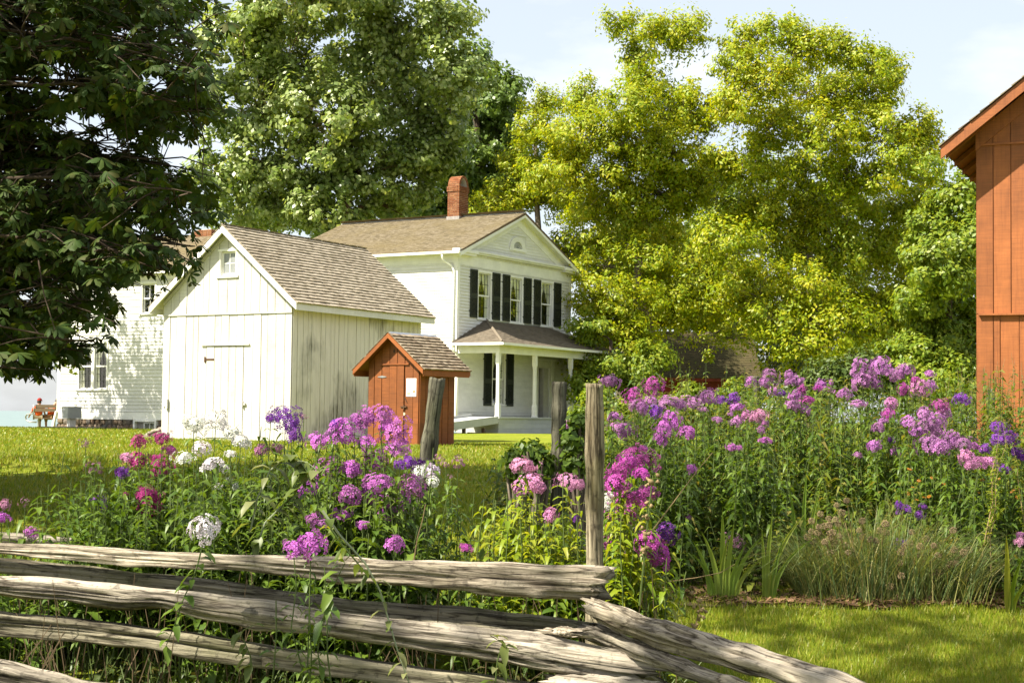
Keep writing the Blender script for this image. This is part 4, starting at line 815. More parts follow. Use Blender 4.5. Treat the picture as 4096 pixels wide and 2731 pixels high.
make_tree('locust_tree', 'slender yellow green tree just right of the brick chimney', tree_at(2190, 74), lobesD([(1260, 240, 50, 35), (1220, 290, 45, 40), (1280, 310, 45, 50), (1190, 380, 60, 40), (1240, 430, 80, 45), (1160, 460, 70, 40), (1300, 460, 60, 40), (1130, 500, 50, 30)], 74, 1.5, seed=9),
          M['lf_yellow'], M['bark'], 26000, .165, .22, 10, rc=.5, narrow=.5, sub_k=8)
make_tree('locust_tree', 'broad rounded yellow green tree above the low red barn', tree_at(3210, 66), lobesD([(1790, 75, 55, 30), (1720, 100, 65, 45), (1690, 150, 45, 50), (1850, 110, 70, 45), (1930, 120, 60, 40), (2000, 140, 45, 40), (2040, 190, 35, 60), (1760, 180, 80, 55), (1880, 200, 90, 60), (1980, 230, 80, 60), (1690, 250, 50, 60), (1780, 290, 90, 60), (1900, 310, 100, 60), (2030, 300, 80, 50), (2110, 290, 40, 40), (2130, 350, 45, 50), (1690, 370, 80, 60), (1810, 400, 100, 60), (1950, 400, 100, 60), (2070, 390, 80, 50), (1740, 480, 90, 55), (1870, 490, 100, 60), (2010, 490, 100, 55), (2110, 460, 50, 60), (1680, 560, 70, 50), (1800, 570, 100, 55), (1950, 580, 100, 60), (2060, 570, 70, 60), (1720, 650, 90, 55), (1850, 660, 90, 55), (1990, 670, 100, 60), (2080, 680, 60, 70), (1640, 690, 70, 60), (1780, 740, 90, 40), (1930, 750, 100, 50), (2060, 760, 70, 50), (1860, 800, 70, 35), (1980, 820, 80, 35)], 66, 2.6, seed=12),
          M['lf_yellow'], M['bark'], 138000, .175, .5, 13, trunk_top=.42, rc=.52, narrow=.5, fork=.28, sub_k=9)
make_tree('shade_tree', 'green tree whose crown shades the low red barn roof', tree_at(2440, 76), lobesD([(1420, 575, 90, 50), (1500, 530, 80, 60), (1560, 600, 80, 45), (1480, 650, 80, 40), (1560, 690, 70, 40), (1640, 640, 70, 50), (1600, 745, 90, 22), (1690, 760, 80, 22), (1510, 745, 60, 30), (1360, 560, 70, 50), (1300, 600, 60, 60)], 75, 1.5, seed=43),
          M['lf_yellow'], M['bark'], 36000, .2, .3, 44, rc=.5, sub_k=8)
make_tree('shade_tree', 'broad dark green tree far behind the two yellow green trees', tree_at(3300, 96), lobesD([(1780, 600, 110, 90), (1900, 640, 110, 90), (2020, 600, 110, 90), (1720, 720, 100, 80), (1840, 740, 110, 70), (1960, 750, 110, 70), (2080, 720, 100, 80), (2120, 520, 80, 80), (1900, 480, 110, 90), (1740, 430, 80, 90)], 96, 2, seed=45),
          M['lf_green'], M['bark_dark'], 27000, .28, .4, 46, rc=.7, sub_k=8)
make_tree('shade_tree', 'dark green tree filling the gap between the two yellow green trees', tree_at(2850, 88), lobesD([(1640, 420, 70, 80), (1650, 540, 80, 80), (1590, 640, 80, 70), (1690, 660, 80, 70), (1610, 740, 90, 50), (1740, 740, 70, 50), (1560, 560, 60, 60), (1700, 500, 60, 60)], 88, 2, seed=15),
          M['lf_green'], M['bark_dark'], 30000, .25, .35, 16, rc=.6, sub_k=9)
make_tree('shade_tree', 'tangled dark green tree growing close beside the big red barn', tree_at(3790, 46), lobesD([(2190, 440, 55, 35), (2150, 520, 60, 60), (2220, 560, 50, 80), (2140, 620, 80, 60), (2210, 690, 60, 70), (2120, 700, 60, 60), (2150, 780, 80, 60), (2230, 800, 60, 60), (2110, 830, 60, 50), (2200, 870, 80, 40)], 46, 1.6, seed=18),
          M['lf_green'], M['bark_dark'], 60000, .145, .2, 19, rc=.42, sub_k=9)
make_tree('shade_tree', 'dark leafy tree rising behind the porch end and lilac flowers', tree_at(2440, 63), lobesD([(1350, 760, 30, 50), (1400, 850, 50, 30), (1450, 880, 50, 30), (1350, 890, 40, 30), (1490, 830, 40, 40)], 63, 1.0, seed=21),
          M['lf_green'], M['bark_dark'], 16000, .16, .15, 22, rc=.45, sub_k=8)
make_tree('shade_tree', 'dark tree closing the gap beside the low barn gable', tree_at(3120, 92), lobesD([(1760, 860, 60, 50), (1820, 800, 70, 60), (1880, 860, 70, 50), (1950, 830, 70, 60), (1780, 760, 60, 50), (2030, 860, 70, 50), (2100, 840, 60, 60)], 92, 2, seed=41),
          M['lf_dark'], M['bark_dark'], 26000, .24, .3, 42, rc=.6, sub_k=8)
make_tree('locust_tree', 'low branching yellow green sapling hanging over the low barn roof', tree_at(2700, 71), lobesD([(1535, 770, 40, 20), (1590, 790, 45, 16), (1690, 775, 60, 22), (1740, 800, 45, 25), (1640, 765, 40, 14), (1500, 810, 40, 40), (1780, 840, 45, 35)], 71, .8, seed=47),
          M['lf_yellow'], M['bark'], 1500, .16, .06, 48, rc=.4, sub_k=6)
make_tree('elm_tree', 'light green tree reaching in beside the wing window over the bench', (-22.5, 54.0, gz(-22.5, 54.0)), [((-20.5, 54.5, 7.0), (2.6, 2.0, 1.6)), ((-19, 54.3, 9.5), (2.8, 2.0, 1.8)), ((-18.8, 54.8, 5.4), (1.8, 1.2, .9)), ((-16.6, 55, 4.6), (1.4, .9, .6)), ((-15.6, 55.2, 3.7), (.8, .6, .5)), ((-17.5, 55, 7.6), (2.0, 1.6, 1.4)), ((-20.6, 54, 4.2), (1.5, 1.0, .7)), ((-18.2, 55, 3.4), (1.1, .8, .6)), ((-15.6, 54.2, 8.4), (1.5, 1.2, .9)), ((-21, 53, 11.5), (3, 2.5, 1.6))],
          M['lf_green'], M['bark'], 8500, .20, .3, 24, rc=.62, sub_k=4)
def hedge(name, label, pts, mat, n, leaf, seed, cat='shrub'):
    rng = np.random.default_rng(seed); b = np.array([pts[0][0], pts[0][1], gz(pts[0][0], pts[0][1])]); T = thing(name, label, cat, tuple(b)); mb = MB(); CC = []; NN = []
    for (x, y, z, r) in pts:
        c = np.array([x, y, z]); g = np.array([x + rng.uniform(-.2, .2), y, gz(x, y) - .1])
        for j in range(5): mb.tube(curve(g, c + rng.normal(0, r * .4, 3), .03, 4, rng) - b, [.03, .02, .015, .01], 4, False)
        m = n // len(pts); o = unit(rng.normal(0, 1, (m, 3))) * rng.uniform(.3, 1, (m, 1)) ** .5 * r * np.array([1, .8, 1]) * (1 + .3 * np.sin(rng.uniform(0, 9, (m, 1)))); CC.append(c + o); NN.append(unit(o) + np.array([0, 0, .4]))
    C = np.concatenate(CC); keep = C[:, 2] > ground(C[:, 0], C[:, 1]) - .05; V, F = leaf_cards(C[keep], np.concatenate(NN)[keep], leaf, rng, .3, .6); mb.build('stems', M['bark'], T); obj('foliage', mesh_np('foliage', V - b, F), mat, T); return T
def hp(L, Y, s=1 / .5742): return [(*[float(v) for v in at(x * s, y * s, Y)], r * s * Y / FPX) for x, y, r in L]
hedge('leafy_shrub', 'pale leaved shrub against the low red barn wall', hp([(1690, 900, 32), (1660, 925, 30), (1720, 930, 34), (1590, 905, 26), (1560, 935, 34), (1620, 945, 36), (1500, 930, 34)], 60), M['lf_green'], 5000, .17, 31)
hedge('leafy_shrub', 'dark shrub row beneath the yellow green trees behind the flower bed', hp([(1900, 880, 60), (1990, 860, 60), (2080, 880, 60), (2160, 900, 60), (2230, 900, 50), (1830, 920, 50)], 50), M['lf_dark'], 12000, .16, 33)
hedge('leafy_shrub', 'green shrub at the porch end under the trees', hp([(1370, 930, 40), (1420, 960, 40), (1330, 965, 30)], 52), M['lf_green'], 4500, .15, 35)

# horse chestnut -----------------------------------------------------------
def chestnut_leaf(seed, lo=False):
    rng = np.random.default_rng(seed); V = []; F = []; k = rng.integers(5, 8)
    for i in range(k):
        a = (i - (k - 1) / 2) * (4.4 / k) + rng.normal(0, .08); L = (.108 - .026 * abs(i - (k - 1) / 2) / (k / 2)) * rng.uniform(.85, 1.12); w = L * .21; dr = rng.uniform(.25, .6)
        d = np.array([math.sin(a), math.cos(a), 0]); s = np.array([math.cos(a), -math.sin(a), 0]); n = len(V)
        for f, ww in (((0, .06), (.65, 1.0), (1.0, .02)) if lo else ((0, .06), (.42, .72), (.75, 1.0), (1.0, 0.02))):
            c = d * L * f + np.array([0, 0, -dr * L * f * f]); e = np.array([0, 0, -.28 * w * ww]); V += [c - s * w * ww + e, c + np.array([0, 0, .0]), c + s * w * ww + e]
        for j in range(2 if lo else 3): b = n + 3 * j; F += [(b, b + 1, b + 4), (b, b + 4, b + 3), (b + 1, b + 2, b + 5), (b + 1, b + 5, b + 4)]
    return np.array(V), np.array(F)
LEAVES = [chestnut_leaf(40 + i) for i in range(6)]; LEAFLO = [chestnut_leaf(40 + i, True) for i in range(6)]
def far_leaf(v):
    k = len(v) // 9; q = np.concatenate([v[9 * i + np.array([1, 3, 7, 5])] for i in range(k)]); b = np.arange(k)[:, None] * 4
    return q, np.concatenate([b + np.array([[0, 1, 2]]), b + np.array([[0, 2, 3]])])
LEAFFAR = [far_leaf(v) for v, f in LEAFLO]
LIT = []     # spots that the photograph shows in sun: the crowns have gaps towards them
def sun_gap(pts_r):
    S = np.array(SUN)
    def g(q, rng):
        for p, r in pts_r:
            d = q - p; t = d @ S
            if t > 0 and np.linalg.norm(d - t * S) < r * rng.uniform(.75, 1.15): return True
        return False
    return g
LIT = [(at(2380, 1900, 8.2), 1.0), (at(2120, 2050, 9.2), 1.15), (at(2000, 2290, 7.5), .6), (at(1500, 1700, 9.2), .8), (at(600, 2200, 8.0), .28), (at(3200, 2600, 9.5), .35), (at(1050, 1750, 9.4), .45), (at(3900, 2550, 9.6), .4), (at(700, 1720, 9.6), .3), (at(3600, 1600, 12.5), .8), (at(2900, 1650, 12.5), .55),
       (at(2800, 2550, 7.0), .5), (at(1900, 1720, 24), 3.0), (at(1300, 1760, 24), 3.0), (at(300, 1770, 24), 2.2), (at(3500, 2300, 11.2), .8), (at(3000, 1950, 12.2), .6), (at(3500, 1900, 12.5), .7), (at(2150, 2150, 9.0), 1.0)]
def chestnut():
    rng = np.random.default_rng(51); base = np.array([-10.3, 14.4, gz(-10.3, 14.4)]); T = thing('horse_chestnut_tree', 'dark horse chestnut with drooping palmate leaves hanging in from the upper corner', 'tree', tuple(base))
    mb = MB(); tp = np.array([base + np.array([.1 * math.sin(i), .08 * i, z]) for i, z in enumerate((-.3, 1, 2.2, 3.6, 5.2, 7, 9, 10.5))]); mb.tube(tp - base, [.55, .42, .38, .34, .28, .2, .12, .05], 14); trunk = mb.build('trunk', M['bark_dark'], T, True)
    bm = MB(); LC = []; gap = sun_gap(LIT)
    # right-hand outline of the crown in the picture: (photo y, photo x)
    oy = np.array([-900, -400, 0, 200, 420, 600, 760, 880, 1010, 1100, 1180, 1250, 1330, 1400, 1450, 1500, 1560]); ox = np.array([700, 880, 900, 920, 870, 820, 860, 900, 850, 800, 720, 630, 530, 400, 270, 200, 40])
    bottom = lambda x: 1500 if x < 480 else 1500 - (x - 480) * .62
    def inside(p):
        if p[1] < 2: return True
        X = p[0]; Y = p[1]; yf = Y * math.cos(PITCH) + (p[2] - EYE) * math.sin(PITCH); zu = -Y * math.sin(PITCH) + (p[2] - EYE) * math.cos(PITCH); a = FPX * X / yf; b = -FPX * zu / yf
        x = 2048 + a * math.cos(ROLL) - b * math.sin(ROLL); y = 1365.5 + a * math.sin(ROLL) + b * math.cos(ROLL)
        if y > 1500 + rng.normal(0, 20): return False
        hole = any(((x - hx) / rx) ** 2 + ((y - hy) / ry) ** 2 < 1 for hx, hy, rx, ry in HOLES)
        return x < np.interp(y, oy, ox) + 38 * math.sin(y / 55.0) + 26 * math.sin(y / 23.0) + rng.normal(0, 22) and not (hole and rng.uniform() < .93)
    HOLES = [(90, 90, 90, 50), (250, 300, 75, 90), (330, 480, 80, 60), (440, 570, 70, 45), (60, 310, 60, 45), (480, 120, 60, 40), (640, 330, 50, 40), (560, 900, 50, 30), (180, 720, 40, 40), (700, 600, 45, 40), (590, 1195, 70, 90), (520, 1180, 60, 35), (700, 1120, 60, 40), (330, 1330, 45, 30), (100, 1180, 40, 30)]
    ctr = np.array([-9.8, 13.2, 6.6]); rad = np.array([8.6, 9.0, 6.4])
    nb = 270
    for i in range(nb):
        u = unit(rng.normal(0, 1, 3)); tgt = ctr + u * rad * rng.uniform(.35, 1.0) ** .5
        if i < 150:   # limbs reaching into the picture
            yy = rng.uniform(-250, 1480); xx = np.interp(yy, oy, ox) * rng.uniform(.0, 1.0) ** .7 - rng.uniform(10, 90); tgt = at(xx, yy, rng.uniform(12.6, 17.2))
        if tgt[2] < 1.9 or not inside(tgt): continue
        z0 = np.clip(tgt[2] - rng.uniform(-.4, 1.8), 2.0, 9.5); k = np.interp(z0, tp[:, 2] , np.arange(8)); j = int(min(6, k)); p0 = tp[j] + (tp[j + 1] - tp[j]) * (k - j)
        P = curve(p0, tgt, rng.uniform(.02, .12), 12, rng, .022); L = np.linalg.norm(tgt - p0); bm.tube(P - base, np.linspace(.010 + .007 * L, .005, 12), 5, False)
        for s in range(25 if i < 150 else 8):
            f = 1 - rng.uniform(0, 1) ** 1.6 * .6; fi = f * 10.999; ii = int(fi); q0 = P[ii] + (P[ii + 1] - P[ii]) * (fi - ii); d = rng.normal(0, 1, 3) * np.array([1, 1, .38]); q1 = q0 + unit(d) * rng.uniform(.35, 1.05) + np.array([0, 0, -.12])
            if not inside(q1) or q1[2] < 1.9: continue
            if q1[1] < 11.5 and gap(q1, rng): continue
            bm.tube(curve(q0, q1, .08, 4, rng, .05) - base, [.010, .008, .006, .004], 3, False)
            for m in range(rng.integers(4, 8) if i < 150 else 4):
                g = rng.uniform(.25, 1.05); c = q0 + (q1 - q0) * g + rng.normal(0, .075, 3)
                if inside(c): LC.append((c, unit(q1 - q0)))
    bm.build('branches', M['bark_dark'], trunk, True)
    C = np.array([c for c, d in LC]); D = np.array([d for c, d in LC]); n = len(C)
    yaw = np.arctan2(D[:, 1], D[:, 0]) - math.pi / 2 + rng.normal(0, .9, n); pit = rng.normal(-.45, .35, n); rol = rng.normal(0, .4, n); sc_ = rng.uniform(.75, 1.25, n); var = rng.integers(0, 6, n)
    def rot(i):
        return (Matrix.Rotation(yaw[i], 3, 'Z') @ Matrix.Rotation(pit[i], 3, 'X') @ Matrix.Rotation(rol[i], 3, 'Y'))
    px = 2048 + FPX * C[:, 0] / C[:, 1]; py = 1640 - FPX * (C[:, 2] - EYE) / C[:, 1]; vis = (px > 0) & (py > 0) & (C[:, 1] > 6)
    order = np.argsort(np.where(vis, C[:, 1], 1e6)); ind = order[:300]; rest = order[300:]
    ms = [mesh_np('leaf', v, f) for v, f in LEAVES]
    for i in ind:
        o = obj('leaf', ms[var[i]], M['lf_chest'], T); o.matrix_basis = Matrix.Translation(C[i] - base) @ rot(i).to_4x4() @ Matrix.Scale(float(sc_[i]), 4)
    VV = []; FF = []; nv = 0
    for i in rest:
        v, f = (LEAFLO if vis[i] else LEAFFAR)[var[i]]; VV.append(v @ (np.array(rot(i)).T * sc_[i]) + C[i] - base); FF.append(f + nv); nv += len(v)
    tag(obj('crown', mesh_np('crown', np.concatenate(VV), np.concatenate(FF)), M['lf_chest'], T), kind='stuff'); return n
print('chestnut leaves', chestnut())
# a big maple behind the photographer's shoulder whose crown shades the fence and the bed
make_tree('maple_tree', 'tall maple beside the photographer casting dappled shade over fence and bed', (-8.5, 1.0, gz(-8.5, 1)), [((-5.5, 5.0, 11.0), (3.4, 3.2, 1.6)), ((-2.6, 6.5, 11.5), (2.6, 2.6, 1.5)), ((-8, 2, 10), (3, 3, 2)), ((-6, 8.5, 11.0), (2.6, 2.4, 1.4)), ((-1.0, 8.5, 11.2), (2.2, 2.0, 1.2)), ((0.8, 6.2, 12.0), (2.2, 2, 1.2)), ((-3.5, 2.5, 12), (3, 2.6, 1.6)), ((-7, 5, 14), (3.5, 3.5, 2))],
          M['lf_green'], M['bark'], 6500, .20, .45, 61, rc=.7, narrow=.8, fork=.6, gaps=sun_gap(LIT), sub_k=5)

# ------------------------------------------------------------------ split-rail fence and posts
def rail(name, label, pts, mat, seed, cat, group=None, n=90, m=30, jag=.05, rough=.22, knots=3, parent=None, kn=None, round_=False):
    """pts: rows (world xyz, radius). A split log along the path: grooved, knotty, ragged ends; local x runs along it"""
    rng = np.random.default_rng(seed); P = np.array([p[:3] for p in pts], float); rd = np.array([p[3] for p in pts], float)
    t0 = np.concatenate([[0], np.cumsum(np.linalg.norm(np.diff(P, axis=0), axis=1))]); Lt = t0[-1]; t = np.linspace(0, Lt, n)
    C = np.stack([np.interp(t, t0, P[:, i]) for i in range(3)], 1)
    for _ in range(3): C[1:-1] = (C[:-2] + 2 * C[1:-1] + C[2:]) / 4
    r = np.interp(t, t0, rd); ax = unit(P[-1] - P[0]); up = np.array([0, 0, 1.0]) if abs(ax[2]) < .8 else np.array([0, -1.0, 0]); ay = unit(np.cross(up, ax)); az = np.cross(ax, ay)
    th = np.arange(m) / m * 2 * math.pi; prof = np.ones(m); nf = rng.integers(4, 6); fa = np.sort(np.arange(nf) / nf * 6.283 + rng.uniform(-.35, .35, nf) + rng.uniform(0, 6)); fd = rng.uniform(.72, 1.0, nf); poly = np.min([np.where(np.cos(th - a) > .25, d / np.maximum(.25, np.cos(th - a)), 9) for a, d in zip(fa, fd)], 0); prof = prof if round_ else np.minimum(poly, 1.22) * .92
    if not round_:
        for k in range(2, 4): prof = prof + rng.normal(0, .04) * np.cos(k * th + rng.uniform(0, 6))
    gro = np.zeros((n, m)); u = t / max(Lt, .1)
    ph = rng.uniform(0, 6, 8); wv = rng.uniform(.5, 2.2, 8)
    for j, k in enumerate((5, 7, 9, 12, 14)):
        warp = k * th[None, :] + ph[j] + 1.1 * np.sin(u[:, None] * wv[j] * 6 + ph[j]); amp = .5 + .5 * np.sin(u[:, None] * 5 * wv[j] + ph[(j + 3) % 8]); gro -= amp * np.maximum(0, np.sin(warp)) ** 14 * 1.5
    gro *= rough * (.45 if round_ else .75)
    lump = sum(.045 * np.sin(u * f * 6.28 + p) for f, p in zip((1.3, 2.9, 5.1, 8.7), rng.uniform(0, 6, 4)))
    kk = kn if kn is not None else [(rng.uniform(.06, .94), rng.uniform(-2.6, -.5)) for _ in range(knots)]
    for (ku, ka) in kk:
        du = (u - ku) * Lt / (r.mean() * .9); da = np.angle(np.exp(1j * (th - ka))) * 1.3; d2 = du[:, None] ** 2 + da[None, :] ** 2; gro += .20 * np.exp(-d2 * 1.6) - .34 * np.exp(-d2 * 14)
    RR = r[:, None] * (prof[None, :] + gro + lump[:, None]); V = C[:, None, :] + RR[..., None] * (np.cos(th)[None, :, None] * ay + np.sin(th)[None, :, None] * az)
    if jag:
        je = rng.normal(0, jag, m); je = (je + np.roll(je, 1)) / 1.5
        for i in range(4): V[i] -= ax * (je * (1 - i / 4))[:, None]; V[-1 - i] += ax * (rng.normal(0, jag * .5, m) * .3 + np.roll(je, 5) * (1 - i / 4))[:, None]
    V = V.reshape(-1, 3); cc = [C[0] + ax * .03, C[-1] - ax * .03]; V = np.concatenate([V, np.array(cc)]); N0 = n * m
    F = [(i * m + j, i * m + (j + 1) % m, (i + 1) * m + (j + 1) % m, (i + 1) * m + j) for i in range(n - 1) for j in range(m)]
    F += [(j, N0, (j + 1) % m) for j in range(m)] + [((n - 1) * m + j, (n - 1) * m + (j + 1) % m, N0 + 1) for j in range(m)]
    B = np.stack([ax, ay, az], 1); O = C[n // 2]; me = mesh_np(name, (V - O) @ B, F, True); o = obj(name, me, mat, parent)
    o.matrix_basis = Matrix.Translation(O) @ Matrix(B.tolist()).to_4x4()
    if label: tag(o, label, cat, group)
    return o
def rp(rows, Y0, Y1):
    x0, x1 = rows[0][0], rows[-1][0]; out = []
    for x, y, h in rows: Y = Y0 + (Y1 - Y0) * (x - x0) / (x1 - x0); p = at(x, y, Y); out.append((*p, h * 1.04 * Y / FPX))
    return out
G = 'rails of the split rail fence'
rail('fence_rail', 'top fence rail, pale with knots and ragged end at the tall post', rp([(-250, 2185, 34), (0, 2192, 32), (300, 2210, 38), (560, 2232, 42), (800, 2244, 38), (1000, 2250, 40), (1300, 2272, 52), (1700, 2292, 66), (2000, 2313, 80), (2250, 2325, 86), (2430, 2330, 76)], 8.1, 7.35), M['rail_pale'], 71, 'fence rail', G, 160, 40, .05, .26, 3, None, [(.31, -1.9), (.70, -1.75), (.83, -1.5), (.91, -2.0), (.62, -2.2)])
rail('fence_rail', 'second fence rail, lichen stained, directly under the top rail', rp([(-250, 2240, 36), (0, 2263, 36), (420, 2305, 38), (833, 2352, 38), (1190, 2406, 38), (1400, 2440, 44), (1780, 2470, 48), (2100, 2500, 52), (2330, 2520, 44)], 8.2, 7.45), M['rail_green'], 72, 'fence rail', G, 130, 34)
rail('fence_rail', 'third fence rail, wavy grey brown with dark knot hole', rp([(-250, 2330, 40), (0, 2343, 42), (268, 2364, 62), (500, 2393, 60), (660, 2395, 50), (830, 2430, 66), (1130, 2470, 60), (1400, 2510, 60), (1700, 2548, 62), (2000, 2585, 76), (2300, 2640, 84), (2620, 2685, 66)], 7.95, 7.15), M['rail'], 73, 'fence rail', G, 160, 36, .06, .26, 3, None, [(.22, -1.7), (.79, -1.75), (.47, -1.6)])
rail('fence_rail', 'fourth fence rail, greenish grey, above the dark gap at bottom', rp([(-250, 2470, 38), (0, 2491, 46), (300, 2515, 50), (600, 2550, 48), (900, 2602, 50), (1190, 2641, 48), (1400, 2665, 42), (1700, 2715, 42), (2000, 2745, 40), (2200, 2770, 40)], 8.0, 7.3), M['rail_green'], 74, 'fence rail', G, 130, 34)
rail('fence_rail', 'lowest fence rail, cut by the lower corner of the picture', rp([(-300, 2630, 60), (0, 2690, 58), (450, 2780, 50), (900, 2850, 46), (1400, 2920, 46)], 7.85, 7.3), M['rail'], 75, 'fence rail', G, 90, 30)
rail('fence_rail', 'bleached rail running down from the corner towards the viewer', rp([(2370, 2425, 46), (2500, 2478, 56), (2600, 2515, 62), (2900, 2606, 72), (3200, 2695, 66), (3500, 2790, 64), (3900, 2920, 66)], 7.3, 5.6), M['rail_pale'], 76, 'fence rail', G, 130, 34, .05, .24, 2, None, [(.4, -1.2), (.7, -2.0)])
rail('fence_rail', 'dark rail tucked under the bleached corner rail', rp([(2350, 2520, 34), (2450, 2560, 36), (2650, 2640, 36), (2850, 2720, 36), (3200, 2840, 36)], 7.42, 6.1), M['rail'], 77, 'fence rail', G, 90, 30)
rail('fence_rail', 'rail end at the foot of the fence corner', rp([(2200, 2725, 34), (2500, 2742, 40), (2800, 2790, 40)], 7.25, 6.7), M['rail'], 78, 'fence rail', G, 60, 26)
rail('fence_rail', 'thin grey rail peeping out behind the top rail', rp([(-200, 2140, 20), (0, 2150, 20), (250, 2166, 18), (480, 2186, 16), (760, 2215, 16)], 9.4, 9.1), M['rail'], 79, 'fence rail', G, 60, 24)
rail('fence_rail', 'short broken splinter lying on the third rail', rp([(2205, 2523, 16), (2260, 2524, 22), (2310, 2530, 18)], 7.28, 7.22), M['rail_pale'], 80, 'fence rail', G, 30, 20)
def post(label, xt, yt, xb, yb, hw, Y, mat, seed, lean=0):
    a = at(xt, yt, Y + lean); b = at(xb, yb, Y); d = b - a; g = gz(b[0], b[1]) - .15; k = (g - b[2]) / d[2] if abs(d[2]) > 1e-3 else 0; b = b + d * k; r = hw * Y / FPX
    rail('fence_post', label, [(*b, r * 1.02), (*((a + b) / 2), r), (*a, r * .98)], mat, seed, 'fence post', 'round fence posts', 90, 32, .003, .14, 3, None, None, True)
post('tall pale round fence post standing at the fence corner', 2379, 1536, 2379, 2230, 38, 7.75, M['post'], 81)
post('dark mossy fence post just behind the tall pale post', 2238, 1528, 2232, 1920, 30, 12.2, M['post_dark'], 82)
post('leaning grey green fence post before the red outhouse', 1750, 1512, 1708, 1850, 33, 10.6, M['post_dark'], 83)
post('grey post rising among lilac flowers before the low barn', 3026, 1505, 3024, 1700, 15, 17.5, M['post_dark'], 84)
post('thin dark post in front of the big red barn boards', 3964, 1555, 3962, 1760, 15, 16.5, M['post_dark'], 85)
pL = at(600, 1735, 36)
rail('driftwood_log', 'gnarled grey root log lying at the shed corner', [(*at(582, 1748, 37.6), .07), (*at(605, 1742, 37.5), .13), (*at(640, 1725, 37.4), .12), (*at(700, 1710, 37.3), .09)], M['rail'], 86, 'log', None, 40, 26, .06, .3)

# ------------------------------------------------------------------ bench, people, boxes by the wing
def bench():
    Y = 68.0; p = at(205, 1700, Y); T = thing('park_bench', 'park bench with brown slats and looped metal arm facing the lake', 'bench', (p[0], Y, gz(p[0], Y)), R(-6))
    for i, (z, y) in enumerate(((.96, .06), (.80, .02))): mb = MB(); mb.box(-.75, 1.1, y - .02, y + .02, z - .075, z + .07); mb.build('back_slat', M['benchwood'], T)
    for y in (.12, .25, .38, .51): mb = MB(); mb.box(-.78, 1.1, y - .05, y + .05, .43, .46); mb.build('seat_slat', M['benchwood'], T)
    for x in (-.80, 1.12):
        mb = MB(); mb.tube([(x, .0, 1.02), (x, .03, .8), (x, .05, .7), (x - (.1 if x < 0 else -.1), .12, .64), (x - (.45 if x < 0 else -.3), .35, .60), (x - (.55 if x < 0 else -.35), .45, .50), (x - (.52 if x < 0 else -.35), .46, .36), (x - (.35 if x < 0 else -.3), .40, .28), (x, .3, .27)], .033, 8); mb.build('arm_loop', M['benchmetal'], T, True)
        mb = MB(); mb.tube([(x + .1, .3, .44), (x + .1, .3, -.1)], .05, 8); mb.box(x + .02, x + .18, .05, .5, .38, .43); mb.build('leg', M['benchmetal'], T)
    return p, T
bp, bench_o = bench()
def skin_mesh(name, verts, edges, radii, lv=2):
    me = bpy.data.meshes.new(name); me.from_pydata(verts, edges, []); o = bpy.data.objects.new(name, me); COL.objects.link(o)
    m = o.modifiers.new('skin', 'SKIN'); m.use_smooth_shade = True
    if not me.skin_vertices: me.skin_vertices.new()
    for i, r in enumerate(radii): me.skin_vertices[0].data[i].radius = (r[0], r[1]) if isinstance(r, tuple) else (r, r)
    me.skin_vertices[0].data[0].use_root = True
    s = o.modifiers.new('sub', 'SUBSURF'); s.levels = lv; s.render_levels = lv
    dg = bpy.context.evaluated_depsgraph_get(); ev = o.evaluated_get(dg); out = bpy.data.meshes.new_from_object(ev); bpy.data.objects.remove(o); bpy.data.meshes.remove(me); out.name = name
    out.polygons.foreach_set('use_smooth', np.ones(len(out.polygons), dtype=bool)); out.materials.clear(); return out
